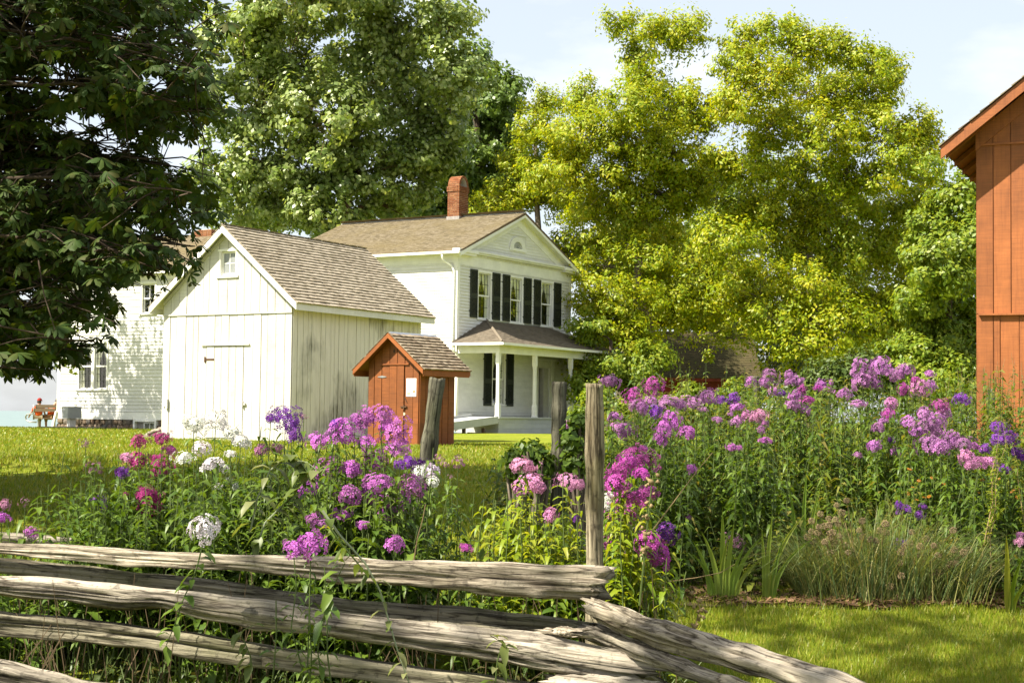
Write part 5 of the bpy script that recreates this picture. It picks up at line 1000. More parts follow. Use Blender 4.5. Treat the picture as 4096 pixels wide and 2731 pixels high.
def person(label, loc, rz, headtilt, larm, rarm, torso_lean, shirt, trouser, cap, brim):
    T = thing('person', label, 'person', loc, rz, 'people on the bench'); tl = torso_lean     # local +y = facing the lake; hips at origin
    nk = np.array([0, tl * .5, .52]); hd = nk + np.array([0, headtilt * .10 + .02, .13])
    V = [(0, 0, .06), (0, tl * .2, .22), (0, tl * .42, .42), tuple(nk), tuple(hd), tuple(hd + np.array([0, headtilt * .03, .12])),
         (-.1, .05, .04), (-.14, .45, .06), (-.14, .5, -.38), (-.15, .62, -.42), (.1, .05, .04), (.14, .45, .06), (.14, .5, -.38), (.15, .62, -.42),
         (-.19, tl * .44, .43), *[tuple(p) for p in larm], (.19, tl * .44, .43), *[tuple(p) for p in rarm]]
    E_ = [(0, 1), (1, 2), (2, 3), (3, 4), (4, 5), (0, 6), (6, 7), (7, 8), (8, 9), (0, 10), (10, 11), (11, 12), (12, 13), (2, 14), (14, 15), (15, 16), (16, 17), (2, 18), (18, 19), (19, 20), (20, 21)]
    Rr = [(.15, .11), (.14, .1), (.16, .1), (.055, .055), (.085, .1), (.07, .085), .09, .07, .045, .04, .09, .07, .045, .04, .06, .042, .032, .028, .06, .042, .032, .028]
    obj('body', skin_mesh('body', V, E_, Rr), M['skin'], T)
    V2 = [(0, 0, .05), (0, tl * .2, .22), (0, tl * .43, .42), tuple(nk * .97), (-.2, tl * .44, .43), tuple(np.array(V[14]) * .3 + np.array(larm[0]) * .7), (.2, tl * .44, .43), tuple(np.array(V[18]) * .3 + np.array(rarm[0]) * .7)]
    obj('shirt', skin_mesh('shirt', V2, [(0, 1), (1, 2), (2, 3), (2, 4), (4, 5), (2, 6), (6, 7)], [(.185, .135), (.17, .125), (.185, .12), .07, .08, .062, .08, .062]), shirt, T)
    V3 = [(0, .02, .04), (-.1, .06, .04), (-.14, .45, .06), (-.14, .49, -.2), (.1, .06, .04), (.14, .45, .06), (.14, .49, -.2)]
    obj('trousers', skin_mesh('trousers', V3, [(0, 1), (1, 2), (2, 3), (0, 4), (4, 5), (5, 6)], [(.19, .12), .11, .09, .07, .11, .09, .07]), trouser, T)
    for s in (-.15, .15): mb = MB(); mb.box(s - .05, s + .05, .46, .72, -.46, -.38); mb.build('shoe', M['hair'], T)
    mb = MB(); c = hd + np.array([0, headtilt * .03, .06]); n = 12
    P = [tuple(c + np.array([.105 * math.cos(a) * math.cos(b), .125 * math.sin(a) * math.cos(b), .03 + .125 * math.sin(b)])) for b in np.linspace(0, 1.5, 5) for a in np.arange(n) / n * 6.283]
    F = [(i * n + j, i * n + (j + 1) % n, (i + 1) * n + (j + 1) % n, (i + 1) * n + j) for i in range(4) for j in range(n)]; mb.add(P, F); br = np.array(brim); e = np.cross(br, [0, 0, 1])
    mb.add([tuple(c + br * .09 - e * .09 + np.array([0, 0, .045])), tuple(c + br * .09 + e * .09 + np.array([0, 0, .045])), tuple(c + br * .21 + e * .06 + np.array([0, 0, .02])), tuple(c + br * .21 - e * .06 + np.array([0, 0, .02]))], [(0, 1, 2, 3)]); mb.build('cap', cap, T, True)
    mb = MB(); P = [tuple(c + np.array([.102 * math.cos(a) * math.cos(b), .118 * math.sin(a) * math.cos(b) - .01, -.02 + .1 * math.sin(b)])) for b in np.linspace(-.6, .6, 4) for a in np.linspace(3.3, 6.1, 8)]; mb.add(P, [(i * 8 + j, i * 8 + j + 1, (i + 1) * 8 + j + 1, (i + 1) * 8 + j) for i in range(3) for j in range(7)]); mb.build('hair', M['hair'], T, True)
    return T
hz = gz(bp[0], 68)
person('seated person in orange shirt and red cap with one arm over the bench arm', (bp[0] - .62, 68.22, hz + .46), R(-6), .25, [(-.34, .02, .22), (-.5, .18, .06), (-.56, .26, .0)], [(.24, .08, .18), (.2, .28, .08), (.16, .36, .07)], .02, M['orange'], M['khaki'], M['redcap'], (0, 1, 0))
person('seated person in orange shirt and grey cap bending over on bench', (bp[0] - .16, 68.25, hz + .46), R(-25), 1.6, [(-.24, .22, .2), (-.16, .42, .12), (-.08, .5, .12)], [(.24, .22, .2), (.16, .42, .12), (.08, .5, .12)], .5, M['orange'], M['brown'], M['capgrey'], (.85, .5, 0))
def utility_box():
    p = at(285, 1708, 57.4); T = thing('utility_box', 'grey metal utility box on a wooden post before the wing', 'utility box', (p[0], 57.4, gz(p[0], 57.4)), R(45)); mb = MB(); mb.box(-.27, .27, -.22, .22, .37, .78); mb.build('cabinet', M['steel'], T); mb = MB(); mb.box(-.30, .30, -.25, .25, .781, .80); mb.build('lid', M['steel'], T)
    mb = MB(); mb.box(-.12, .12, -.1, .1, -.1, .369); mb.build('post', M['inner'], T)
    q = at(310, 1715, 57.0); T = thing('wooden_platform', 'low weathered boardwalk under the grey utility box', 'platform', (q[0], 57.0, gz(q[0], 57.0)), R(-3))
    for i in range(5): mb = MB(); mb.box(-1.1, 1.15 - .1 * i, .22 * i - .5, .22 * i - .3, .02, .07); mb.build('plank', M['rail'], T)
    mb = MB(); mb.box(-1.05, 1.0, -.48, -.42, -.1, .019); mb.build('joist', M['rail'], T)
utility_box()
def birdhouse():
    p = at(3084, 1660, 34); T = thing('birdhouse', 'little red box with white roof on a pale post behind lilac flowers', 'birdhouse', (p[0], 34, gz(p[0], 34))); z = float(p[2] - gz(p[0], 34)); mb = MB(); mb.box(-.075, .075, -.075, .075, z - .13, z + .1); b = mb.build('box', plain('bright_red_paint', (.5, .06, .03), .5), T)
    mb = MB(); mb.add([(-.1, -.1, z + .1), (.1, -.1, z + .1), (.1, .1, z + .1), (-.1, .1, z + .1), (-.1, 0, z + .18), (.1, 0, z + .18)], [(0, 1, 5, 4), (2, 3, 4, 5), (0, 4, 3), (1, 2, 5), (0, 3, 2, 1)]); mb.build('roof', M['white_trim'], T)
    mb = MB(); mb.tube([(0, 0, -.1), (0, 0, z - .13)], .03, 8); mb.build('post', M['post'], T)
birdhouse()
# ------------------------------------------------------------------ phlox and the other flower-bed plants
def lance(C, D, L, W, droop, rng, lo=False):
    """pointed folded leaves from bases C along D"""
    n = len(C); D = unit(D); up = np.tile(np.array([[0, 0, 1.0]]), (n, 1)); S = unit(np.cross(D, up) + rng.normal(0, .15, (n, 3))); N = unit(np.cross(S, D)); L = L[:, None]; W = W[:, None]; dr = np.asarray(droop).reshape(-1, 1)
    b = C; m = C + D * L * .42 + N * L * .05; l = C + D * L * .38 - S * W * .5 + N * L * .10; r = C + D * L * .38 + S * W * .5 + N * L * .10; m2 = C + D * L * .75 - np.array([0, 0, 1.0]) * dr * L * .25; l2 = m2 - S * W * .33 + N * W * .15; r2 = m2 + S * W * .33 + N * W * .15; t = C + D * L * .96 - np.array([0, 0, 1.0]) * dr * L * .55
    if lo:
        V = np.stack([b, l, m, r, t], 1).reshape(-1, 3); i = np.arange(n)[:, None] * 5
        return V, np.concatenate([i + np.array([q]) for q in ((0, 2, 1), (0, 3, 2), (1, 2, 4), (2, 3, 4))])
    V = np.stack([b, l, m, r, l2, m2, r2, t], 1).reshape(-1, 3); i = np.arange(n)[:, None] * 8
    F = np.concatenate([i + np.array([q]) for q in ((0, 2, 1), (0, 3, 2), (1, 2, 5), (1, 5, 4), (2, 3, 6), (2, 6, 5), (4, 5, 7), (5, 6, 7))]); return V, F
def head_mesh(r, seed, n, h=.85, spread=1.0, fl=.0165):
    rng = np.random.default_rng(seed); V = []; F = []; mi = []
    k = 0
    for i in range(n):
        t = math.acos(1 - (i + .5) / n * 1.6); a = i * 2.399 + rng.normal(0, .25); d = np.array([math.sin(t) * math.cos(a), math.sin(t) * math.sin(a), math.cos(t)])
        lump = 1 + .30 * math.sin(3 * a + seed) * math.sin(t) + .15 * math.sin(5 * a + 2 * seed) + rng.normal(0, .13)
        c = d * np.array([r, r, r * h]) * lump; nn = unit(d + rng.normal(0, .25, 3) + np.array([0, 0, .15])); s = unit(np.cross(nn, rng.normal(0, 1, 3))); u = np.cross(nn, s); f = fl * rng.uniform(.8, 1.15); p0 = rng.uniform(0, 6)
        for j in range(5):
            a0 = p0 + j * 1.2566; q = lambda rr, an, hh: c + (s * math.cos(an) + u * math.sin(an)) * rr * f + nn * hh * f
            b = len(V); V += [q(.14, a0, .0), q(.85, a0 - .46, .10), q(1.12, a0, -.05), q(.85, a0 + .46, .10)]; F += [(b, b + 1, b + 2), (b, b + 2, b + 3)]; mi += [0, 0]
        b = len(V); V += [q(.24, p0 + x * 2.094, .06) for x in range(3)]; F.append((b, b + 1, b + 2)); mi.append(1)
        if i % 3 == 0:
            b = len(V); e = s * .0022; V += [c * .25 - e, c * .25 + e, c * .97 + e, c * .97 - e]; F.append((b, b + 1, b + 2, b + 3)); mi.append(2)
    me = mesh_np('flower_head', V, F); [me.materials.append(None) for _ in range(3)]; me.polygons.foreach_set('material_index', np.array(mi, dtype=np.int32)); return me
HEADS = [(r, [head_mesh(r, 100 + int(r * 1000) + s, n, h) for s, h in ((0, .8), (1, 1.05), (2, .7))]) for r, n in ((.045, 36), (.075, 80), (.105, 140))]
FADED = [head_mesh(.06, 300 + s, 15, .9) for s in range(2)]
def put_head(T, base, p, r, col, rng, tilt=(0, 0, 1)):
    if col == 'F': me = FADED[rng.integers(2)]; br = .06
    else: br, ms = min(HEADS, key=lambda q: abs(q[0] - r)); me = ms[rng.integers(3)]
    o = obj('flower_head', me, None, T); s = r / br
    for i, m in enumerate((M['pet' + col], M['eye' + col], M['stem'])): o.material_slots[i].link = 'OBJECT'; o.material_slots[i].material = m
    q = Vector(tilt).to_track_quat('Z', 'Y'); o.matrix_basis = Matrix.Translation(p - base) @ q.to_matrix().to_4x4() @ Matrix.Rotation(rng.uniform(0, 6), 4, 'Z') @ Matrix.Diagonal((s * rng.uniform(.85, 1.12), s * rng.uniform(.85, 1.12), s * rng.uniform(.7, 1.25), 1)); return o
def stem_leaves(P, rng, LC, LD, LL, gap=.055, L=.12, start=.10):
    t0 = np.concatenate([[0], np.cumsum(np.linalg.norm(np.diff(P, axis=0), axis=1))]); H = t0[-1]; s = H * start; a = rng.uniform(0, 3)
    while s < H - .05:
        c = np.array([np.interp(s, t0, P[:, i]) for i in range(3)])
        for k in (0, 1):
            an = a + k * math.pi + rng.normal(0, .25); LC.append(c); LD.append([math.cos(an), math.sin(an), rng.uniform(-.25, .6)]); LL.append(L * rng.uniform(.65, 1.2) * (1 - .45 * (s / H) ** 3))
        s += gap * rng.uniform(.75, 1.3); a += 1.57
def clump(name, label, cat, Y, heads, leafm, extra=5, seed=0, L=.125, group=None, gap=.052, ysp=.25, stemm=None, hoff=0, cut=None):
    """heads: (photo x, y, width, colour). One stalk per flower head, some without, all from the clump's foot"""
    rng = np.random.default_rng(seed + 500); xs = [h[0] for h in heads]; mx_ = (min(xs) + max(xs)) / 2; pb = at(mx_, 1900, Y); base = np.array([pb[0], Y, gz(pb[0], Y)]); T = thing(name, label, cat, tuple(base), 0, group)
    LC, LD, LL = [], [], []
    for i, (x, y, w, c) in enumerate(heads):
        d = Y + rng.uniform(-ysp, ysp); p = at(x, y, d); r = w * d / FPX / 2; foot = np.array([base[0] + (p[0] - base[0]) * .55 + rng.normal(0, .04), base[1] + (d - base[1]) * .7, 0]); foot[2] = gz(foot[0], foot[1]) - .03
        P = curve(foot, p - np.array([0, 0, r * .35]), .0, 7, rng, .018); mb = MB(); mb.tube(P - base, np.linspace(.0045, .0025, 7), 5, False); mb.build('stem', stemm or M['stem'], T)
        stem_leaves(P, rng, LC, LD, LL, gap, L); dirv = unit(P[-1] - P[-3]) * .6 + np.array([rng.normal(0, .3), -.25 + rng.normal(0, .2), .8])
        if c: put_head(T, base, p, r, c, rng, dirv)
    if extra:
        mb = MB(); top = max(at(h[0], h[1], Y)[2] for h in heads)
        for i in range(int(extra * 1.9)):
            h = heads[rng.integers(len(heads))]; q = at(h[0] + rng.normal(0, 70), h[1] + abs(rng.normal(60, 90)) + 30 + hoff, Y + rng.uniform(-ysp, ysp) * 1.3); foot = np.array([q[0] + rng.normal(0, .06), q[1], gz(q[0], q[1]) - .03])
            if q[2] < foot[2] + .25: continue
            P = curve(foot, q, .0, 6, rng, .02); mb.tube(P - base, np.linspace(.005, .0025, 6), 4, False); stem_leaves(P, rng, LC, LD, LL, gap, L)
        if mb.v: tag(mb.build('leafy_shoots', stemm or M['stem'], T), kind='stuff')
    C = np.array(LC); LL = np.array(LL); V, F = lance(C, np.array(LD), LL, LL * rng.uniform(.24, .36, len(LL)), rng.uniform(.3, 1.5, len(LL)), rng); obj('foliage', mesh_np('foliage', V - base, F), leafm, T); return T
def z(ox, oy, s): return lambda L, c: [(ox + q[0] / s, oy + q[1] / s, q[2] / s * .98, q[3] if len(q) > 3 else c) for q in L]
zb = lambda ox, oy, s: (lambda L, c: [(q[0], q[1], q[2] * 1.14, q[3]) for q in z(ox, oy, s)(L, c)])
a4, a5, a7, a3, aR = zb(200, 1600, 2.412), zb(1000, 1600, 2.412), zb(1850, 1450, 1.0544), z(2550, 1250, 2.851), z(2300, 1300, 1.0958)
PH = 'phlox_plant'; GL = 'phlox behind the rail fence'; GR = 'phlox in the far flower bed'
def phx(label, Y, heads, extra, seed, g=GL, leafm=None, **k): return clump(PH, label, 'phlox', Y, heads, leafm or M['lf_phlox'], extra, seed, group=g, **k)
phx('lone tall phlox stalk with one faded bud cluster over the shaded lawn', 9.3, a4([(345, 415, 95)], 'F'), 2, 1)
phx('raspberry pink phlox clump before the root log and shed', 9.5, a4([(860, 405, 125), (1080, 365, 180), (845, 580, 170), (1080, 660, 200), (1020, 560, 80), (1150, 480, 110, 'M')], 'R'), 9, 2)
phx('raspberry phlox with two stacked heads hanging above the top rail', 8.9, a4([(950, 920, 200), (965, 1050, 165), (730, 905, 45)], 'R'), 7, 3)
phx('small violet and mauve phlox at the thin end of the clump', 9.2, a4([(695, 700, 125), (470, 965, 130, 'D'), (430, 660, 130, 'F'), (515, 1035, 50)], 'V'), 8, 4)
phx('pale pink phlox head catching sun between raspberry heads', 9.7, a4([(740, 555, 100)], 'P'), 2, 5)
phx('tall airy white phlox clump against the white shed', 9.4, a4([(1385, 240, 190), (1600, 210, 185), (1760, 310, 150), (1840, 400, 150), (1460, 470, 140), (1560, 620, 150), (1740, 520, 90), (1290, 560, 140), (1690, 660, 75), (1620, 840, 80), (1720, 780, 70), (1790, 840, 60)], 'W'), 10, 6)
phx('single round white phlox head just above the top rail', 8.45, a4([(1490, 1250, 215)], 'W'), 4, 7)
phx('deep violet phlox in front of the shed corner', 9.6, a5([(340, 165, 230), (200, 180, 95), (420, 340, 120), (400, 250, 130), (520, 160, 70, 'F')], 'V'), 6, 8)
phx('pale pink phlox low in front of the white shed door', 9.9, a5([(110, 480, 125), (260, 470, 110)], 'P'), 3, 9)
phx('tallest bright lilac pink phlox before the outhouse door', 9.0, a5([(1120, 190, 220), (1270, 150, 210), (1400, 320, 250), (1420, 480, 200), (1330, 250, 120), (1010, 170, 80, 'LV')], 'L'), 8, 10)
phx('lilac pink phlox below the grey shed wall', 9.1, a5([(660, 400, 195), (920, 320, 200), (1120, 410, 150), (770, 690, 260), (550, 855, 155), (830, 230, 90, 'V'), (750, 320, 70, 'LV')], 'L'), 10, 11)
phx('tall column shaped lilac phlox in the middle of the clump', 8.8, a5([(1230, 800, 210), (1190, 910, 200), (1210, 580, 180), (980, 660, 165), (960, 930, 160), (850, 920, 90), (1270, 960, 120)], 'L'), 10, 12)
phx('lilac phlox stack beside the leaning post', 8.9, a5([(1560, 830, 185), (1460, 985, 145), (1350, 1075, 200), (1530, 600, 120, 'V'), (1640, 600, 105, 'V'), (1440, 620, 90, 'V')], 'L'), 8, 13)
phx('low scattered lilac phlox heads in dark leaves above the rail', 8.5, a5([(880, 1110, 155), (620, 1150, 140), (1090, 1205, 90), (1400, 1395, 130), (720, 1190, 70, 'LV')], 'L'), 9, 14)
phx('small white phlox at the foot of the leaning post', 9.6, a5([(1740, 700, 160), (1630, 690, 115), (1760, 790, 90)], 'W'), 3, 15)
phx('faded dusky phlox leaning over the open lawn', 9.5, a5([(2010, 600, 130), (1890, 625, 65), (1820, 570, 90), (1940, 740, 45)], 'F'), 3, 16)
phx('double lilac phlox in front of the rails', 7.05, a5([(590, 1390, 210), (420, 1430, 175)], 'L'), 2, 17, L=.08, ysp=.05)
phx('tiny pink phlox at the very edge above the rail', 9.0, [(5, 2070, 60, 'L'), (125, 2130, 50, 'L'), (100, 2010, 40, 'F'), (20, 2020, 40, 'P')], 3, 18)
phx('small magenta phlox peeping above the rail on open lawn side', 8.6, a5([(2080, 1420, 100)], 'M'), 3, 19)
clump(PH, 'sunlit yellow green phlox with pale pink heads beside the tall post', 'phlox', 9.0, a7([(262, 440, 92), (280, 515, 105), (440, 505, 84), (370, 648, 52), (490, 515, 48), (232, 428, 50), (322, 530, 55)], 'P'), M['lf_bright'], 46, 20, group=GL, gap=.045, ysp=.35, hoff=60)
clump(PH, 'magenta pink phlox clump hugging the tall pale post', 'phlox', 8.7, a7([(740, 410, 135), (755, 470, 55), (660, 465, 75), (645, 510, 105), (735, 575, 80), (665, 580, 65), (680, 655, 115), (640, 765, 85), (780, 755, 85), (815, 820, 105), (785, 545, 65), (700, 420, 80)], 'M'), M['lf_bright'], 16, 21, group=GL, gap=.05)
phx('white phlox cluster half hidden behind the tall pale post', 8.9, a7([(622, 575, 55), (610, 610, 40)], 'W'), 2, 22)
phx('two deep violet phlox heads low beside the magenta clump', 9.2, a7([(860, 725, 75), (750, 700, 55), (480, 660, 30)], 'V'), 4, 23)
phx('lilac phlox near the porch post end of the bed', 13.0, a7([(620, 80, 65), (640, 228, 60), (455, 270, 50), (690, 290, 75), (655, 278, 60), (745, 190, 60)], 'LV'), 10, 24, GR)
phx('pink phlox heads standing clear before dark trees', 13.4, a7([(808, 105, 68), (720, 145, 66)], 'M'), 5, 25, GR)
phx('wide lilac phlox row beside the violet heads', 12.6, a3([(370, 1030, 240), (480, 1060, 120), (630, 1040, 200), (60, 1080, 110), (150, 1010, 140)], 'LV'), 10, 26, GR)
phx('bright violet phlox with lilac heads beneath it', 12.0, a3([(200, 1130, 155, 'V'), (380, 1250, 215), (300, 1340, 205), (570, 1370, 180), (470, 1400, 60)], 'L'), 9, 27, GR)
phx('deep pink lilac drooping phlox head low in the bed', 11.6, a3([(270, 1450, 165), (60, 1550, 90)], 'L'), 4, 28, GR)
phx('lilac phlox with violet neighbours before the pale shrub', 13.2, a3([(800, 970, 200), (940, 1000, 125, 'V'), (1100, 995, 155, 'V'), (760, 1110, 90)], 'LV'), 8, 29, GR)
phx('layered lilac phlox in front of low barn doorway', 12.4, a3([(1140, 1080, 185), (1130, 1240, 165), (910, 1220, 115), (1060, 1160, 60)], 'LV'), 7, 30, GR)
phx('salmon pink phlox spray beside the little red box', 12.2, a3([(1240, 1170, 120), (1330, 1200, 125), (1410, 1165, 135), (1440, 1270, 90)], 'P'), 6, 31, GR)
phx('pale lilac phlox round the grey post', 14.5, a3([(1290, 800, 100), (1510, 760, 205), (1550, 900, 130), (1640, 920, 110, 'V'), (1440, 800, 90)], 'LV'), 8, 32, GR)
phx('large round lilac phlox pair before the tree trunk', 14.6, a3([(1730, 720, 100), (1810, 785, 195), (1720, 800, 90)], 'LV'), 6, 33, GR)
phx('mixed magenta and lilac phlox below the round pair', 13.6, a3([(1880, 890, 110, 'M'), (1830, 950, 125), (1930, 1000, 140, 'M'), (1770, 1060, 140), (1900, 1110, 150), (1750, 960, 80)], 'LV'), 9, 34, GR)
phx('tall lilac phlox spires with pink neighbour', 14.8, a3([(2100, 815, 140), (2170, 880, 125), (2060, 860, 90, 'M'), (2210, 800, 60)], 'LV'), 6, 35, GR)
phx('small low lilac heads deep in the green bed', 11.8, a3([(1460, 1460, 130), (1070, 1540, 110), (1410, 1340, 80, 'LV'), (1160, 1545, 70)], 'L'), 6, 36, GR)
phx('topmost lilac phlox bank before the tangled dark tree', 14.2, aR([(1255, 200, 85), (1340, 185, 75), (1380, 215, 75), (1260, 250, 85), (1315, 260, 70), (1300, 215, 60)], 'LV'), 10, 37, GR)
phx('lilac phlox with small magenta heads near the top bank', 13.8, aR([(1450, 198, 65), (1490, 240, 38, 'M'), (1440, 285, 48, 'M'), (1510, 280, 75, 'P'), (1555, 215, 45), (1560, 268, 45), (1420, 220, 50)], 'LV'), 8, 38, GR)
phx('pink and magenta phlox pair in the middle of the bed', 13.0, aR([(1385, 345, 60, 'P'), (1370, 390, 50, 'M'), (1245, 345, 55, 'LV'), (1180, 300, 50, 'LV')], 'M'), 7, 39, GR)
phx('hot magenta phlox beside the red barn boards', 13.2, aR([(1600, 355, 70), (1695, 325, 80, 'V'), (1620, 390, 60, 'LV')], 'M'), 6, 40, GR)
phx('broad lilac phlox mass below the hot magenta head', 12.6, aR([(1530, 395, 65), (1545, 445, 115), (1580, 430, 90), (1460, 425, 55), (1500, 470, 60), (1590, 470, 60)], 'LV'), 9, 41, GR)
phx('pale lilac phlox drift at mid height near the barn', 11.9, aR([(1560, 525, 100), (1650, 505, 75), (1700, 520, 95), (1610, 540, 60), (1750, 530, 50, 'L')], 'LV'), 9, 42, GR)
phx('very pale pink phlox below the lilac drift', 11.5, aR([(1720, 580, 65), (1810, 605, 65), (1740, 615, 65), (1770, 590, 50)], 'P'), 6, 43, GR)
phx('violet phlox sprays beside the barn wall', 12.0, aR([(1860, 450, 75), (1890, 500, 85), (1940, 560, 55), (1960, 580, 45), (1800, 545, 45), (1880, 630, 55), (1850, 500, 50)], 'V'), 9, 44, GR)
phx('thin lilac phlox spires in the shaded middle', 12.8, aR([(1330, 450, 50), (1370, 500, 55, 'V'), (1310, 530, 55), (1400, 555, 45), (1240, 570, 35), (1350, 420, 40)], 'LV'), 8, 45, GR)
phx('small violet phlox scattered low in the bed', 11.5, aR([(1440, 810, 55), (1510, 835, 45), (1420, 790, 35), (1525, 795, 35)], 'V'), 5, 46, GR)
phx('violet phlox behind the dry round seed heads', 11.6, aR([(1430, 965, 65), (1400, 960, 40)], 'V'), 3, 47, GR)
phx('faded mauve phlox above the iris leaves', 11.3, aR([(690, 945, 80), (720, 955, 60), (500, 840, 25, 'LV'), (510, 630, 42, 'L')], 'F'), 5, 48, GR)
phx('pink phlox spike at the edge of the picture under the barn', 11.0, aR([(1950, 950, 45), (1955, 920, 35)], 'P'), 4, 49, GR)

def undergrowth(name, label, n, region, height, leafm, seed, L=.085, gap=.055, cat='plants', pick=None, start=.05, lo=False):
    rng = np.random.default_rng(seed); LC, LD, LL = [], [], []; mb = MB(); k = 0
    while k < n:
        x = rng.uniform(region[0], region[1]); y = rng.uniform(region[2], region[3])
        if pick and not pick(x, y): k += .02; continue
        k += 1; g = gz(x, y); h = height(x, y) * rng.uniform(.6, 1.12); p0 = np.array([x, y, g - .03]); p1 = p0 + np.array([rng.normal(0, .1), rng.normal(0, .1), h]); P = curve(p0, p1, 0, 5, rng, .03)
        mb.tube(P, np.linspace(.004, .002, 5), 3, False); stem_leaves(P, rng, LC, LD, LL, gap * rng.uniform(.8, 1.3), L * rng.uniform(.6, 1.4), start)
    C = np.array(LC); LL = np.array(LL); V, F = lance(C, np.array(LD), LL, LL * rng.uniform(.2, .42, len(LL)), rng.uniform(.1, 1.2, len(LL)), rng, lo)
    o = tag(obj(name, mesh_np(name, V, F), leafm), label, cat, None, 'stuff'); s = mb.build('stems', M['stem'], o); tag(s, kind='stuff'); return o
def inbed(x, y): return x > .02 + (13.0 - y) * .10 + (.55 if y < 11.6 else 0) and x < .56 * y * .62 + 1.6
undergrowth('bed_greenery', 'dense green stems and leaves filling the far flower bed', 1500, (-.1, 6.6, 11.2, 15.6), lambda x, y: (.40 + .92 * float(sstep(11.2, 13.8, y))) * (.42 + .58 * float(sstep(.35, 1.0, x - (y - 12) * .05))), M['lf_bed'], 901, .125, .05, 'greenery', inbed, .05, True)
undergrowth('fence_greenery', 'dark green stems and leaves crowding behind the rail fence', 800, (-3.2, .75, 8.45, 9.9), lambda x, y: (.5 if x < -2.55 else 1.02 if x < -.6 else .70), M['lf_phlox'], 902, .14, .052, 'greenery', lambda x, y: not (-.62 < x < -.18), .38)
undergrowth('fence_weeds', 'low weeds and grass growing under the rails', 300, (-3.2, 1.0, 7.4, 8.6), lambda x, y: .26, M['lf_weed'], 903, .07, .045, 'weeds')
hedge('leafy_plant', 'dark leafy plant at the foot of the mossy post', [(*[float(v) for v in at(x, y, 12.0)], r * 12 / FPX) for x, y, r in ((2060, 1850, 60), (2120, 1810, 60), (2170, 1860, 60), (2290, 1760, 60), (2320, 1680, 45), (2100, 1900, 60), (2300, 1850, 60))], M['lf_phlox'], 1300, .07, 911, 'plant')
def dry_stems():
    rng = np.random.default_rng(915); mb = MB()
    for i in range(200):
        x = rng.uniform(-3.2, .8); y = rng.uniform(7.6, 9.0); g = gz(x, y); mb.tube(curve(np.array([x, y, g]), np.array([x + rng.normal(0, .12), y + rng.normal(0, .1), g + rng.uniform(.25, .75)]), .02, 4, rng, .03), [.003, .0028, .0025, .0015], 3, False)
    tag(mb.build('dry_stems', M['stem_dark'], None), 'thin dry brown stems in the dark under the rails', 'stems', None, 'stuff')
dry_stems()
# blue green garlic clump with dry round seed heads
def garlic():
    rng = np.random.default_rng(921); c = at(3520, 2400, 11.25); base = np.array([c[0], 11.25, gz(c[0], 11.25)]); T = thing('garlic_chive_clump', 'sprawling blue green grassy clump with dry round seed heads', 'plant', tuple(base)); V = []; F = []
    for i in range(3000):
        x = rng.uniform(-.62, .62); y = rng.normal(-.05, .2); a = rng.normal(0, .8) + (x * 1.6); L = rng.uniform(.34, .85) * (1 - .25 * abs(x)); lean = rng.uniform(.1, 1.0) + .9 * abs(x); d = np.array([math.sin(a), -.35 * math.cos(a) + rng.normal(0, .4), 0]); d /= np.linalg.norm(d) + 1e-6; w = rng.uniform(.002, .0045); s = np.array([d[1], -d[0], 0]); b = len(V); p = np.array([x, y, .0])
        for k in range(4):
            f = k / 3; q = p + d * L * lean * (f ** 1.5) * .75 + np.array([0, 0, L * (f - .45 * lean * f * f * f)]); ww = w * (1 - .85 * f); V += [q - s * ww, q + s * ww]
        F += [(b + 2 * k, b + 2 * k + 1, b + 2 * k + 3, b + 2 * k + 2) for k in range(3)]
    obj('blades', mesh_np('blades', V, F), M['garlic'], T)
    def seedmesh(sd):
        r2 = np.random.default_rng(sd); V = []; F = []
        for i in range(60):
            t = math.acos(1 - 2 * (i + .5) / 60); a = i * 2.399; d = np.array([math.sin(t) * math.cos(a), math.sin(t) * math.sin(a), math.cos(t)]); c_ = d * .5 * r2.uniform(.75, 1.1); s = unit(np.cross(d, r2.normal(0, 1, 3))); u = np.cross(d, s); b = len(V); V += [c_ + d * .12, c_ + s * .13, c_ - s * .065 + u * .11, c_ - s * .065 - u * .11]; F += [(b, b + 1, b + 2), (b, b + 2, b + 3), (b, b + 3, b + 1), (b + 1, b + 3, b + 2)]
        return mesh_np('seed_head', V, F)
    sm = [seedmesh(i) for i in range(3)]; zz = lambda x, y: (3000 + x / 2.146, 1850 + y / 2.146)
    hs = [(830, 325), (745, 365), (790, 430), (605, 440), (675, 480), (735, 490), (530, 500), (680, 535), (760, 530), (590, 550), (640, 545), (530, 590), (685, 605), (585, 600), (710, 600), (495, 640), (545, 675), (645, 680), (690, 645), (730, 690), (830, 705), (770, 630), (940, 580), (970, 635), (1115, 585), (1165, 525), (1170, 600), (1040, 660), (1085, 670), (965, 500), (1390, 595), (1370, 690), (1465, 720), (1515, 655), (1580, 710), (1745, 580), (1325, 720), (1295, 770), (1460, 790), (1615, 795), (1755, 750), (1835, 770), (1880, 750), (1845, 805), (1765, 860), (1720, 875), (1870, 945), (1290, 860), (1160, 930), (1300, 970), (1600, 940), (1680, 965), (1200, 1060), (1240, 1050), (1770, 1025), (1850, 995), (845, 770), (690, 770), (1525, 1175), (1390, 1215)]
    for (x, y) in hs:
        d = 11.0 + rng.uniform(-.3, .15); p = at(*zz(x, y), d); o = obj('seed_head', sm[rng.integers(3)], M['seed'], T); s = rng.uniform(.036, .05); o.matrix_basis = Matrix.Translation(p - base) @ Matrix.Scale(s, 4); f = np.array([base[0] + (p[0] - base[0]) * .45, 11.25 + rng.normal(0, .1), base[2]]); mb = MB(); mb.tube(curve(f, p, .0, 5, rng, .015) - base, [.003, .003, .0028, .0025, .002], 4, False); mb.build('stalk', M['stem_dry'], T)
garlic()
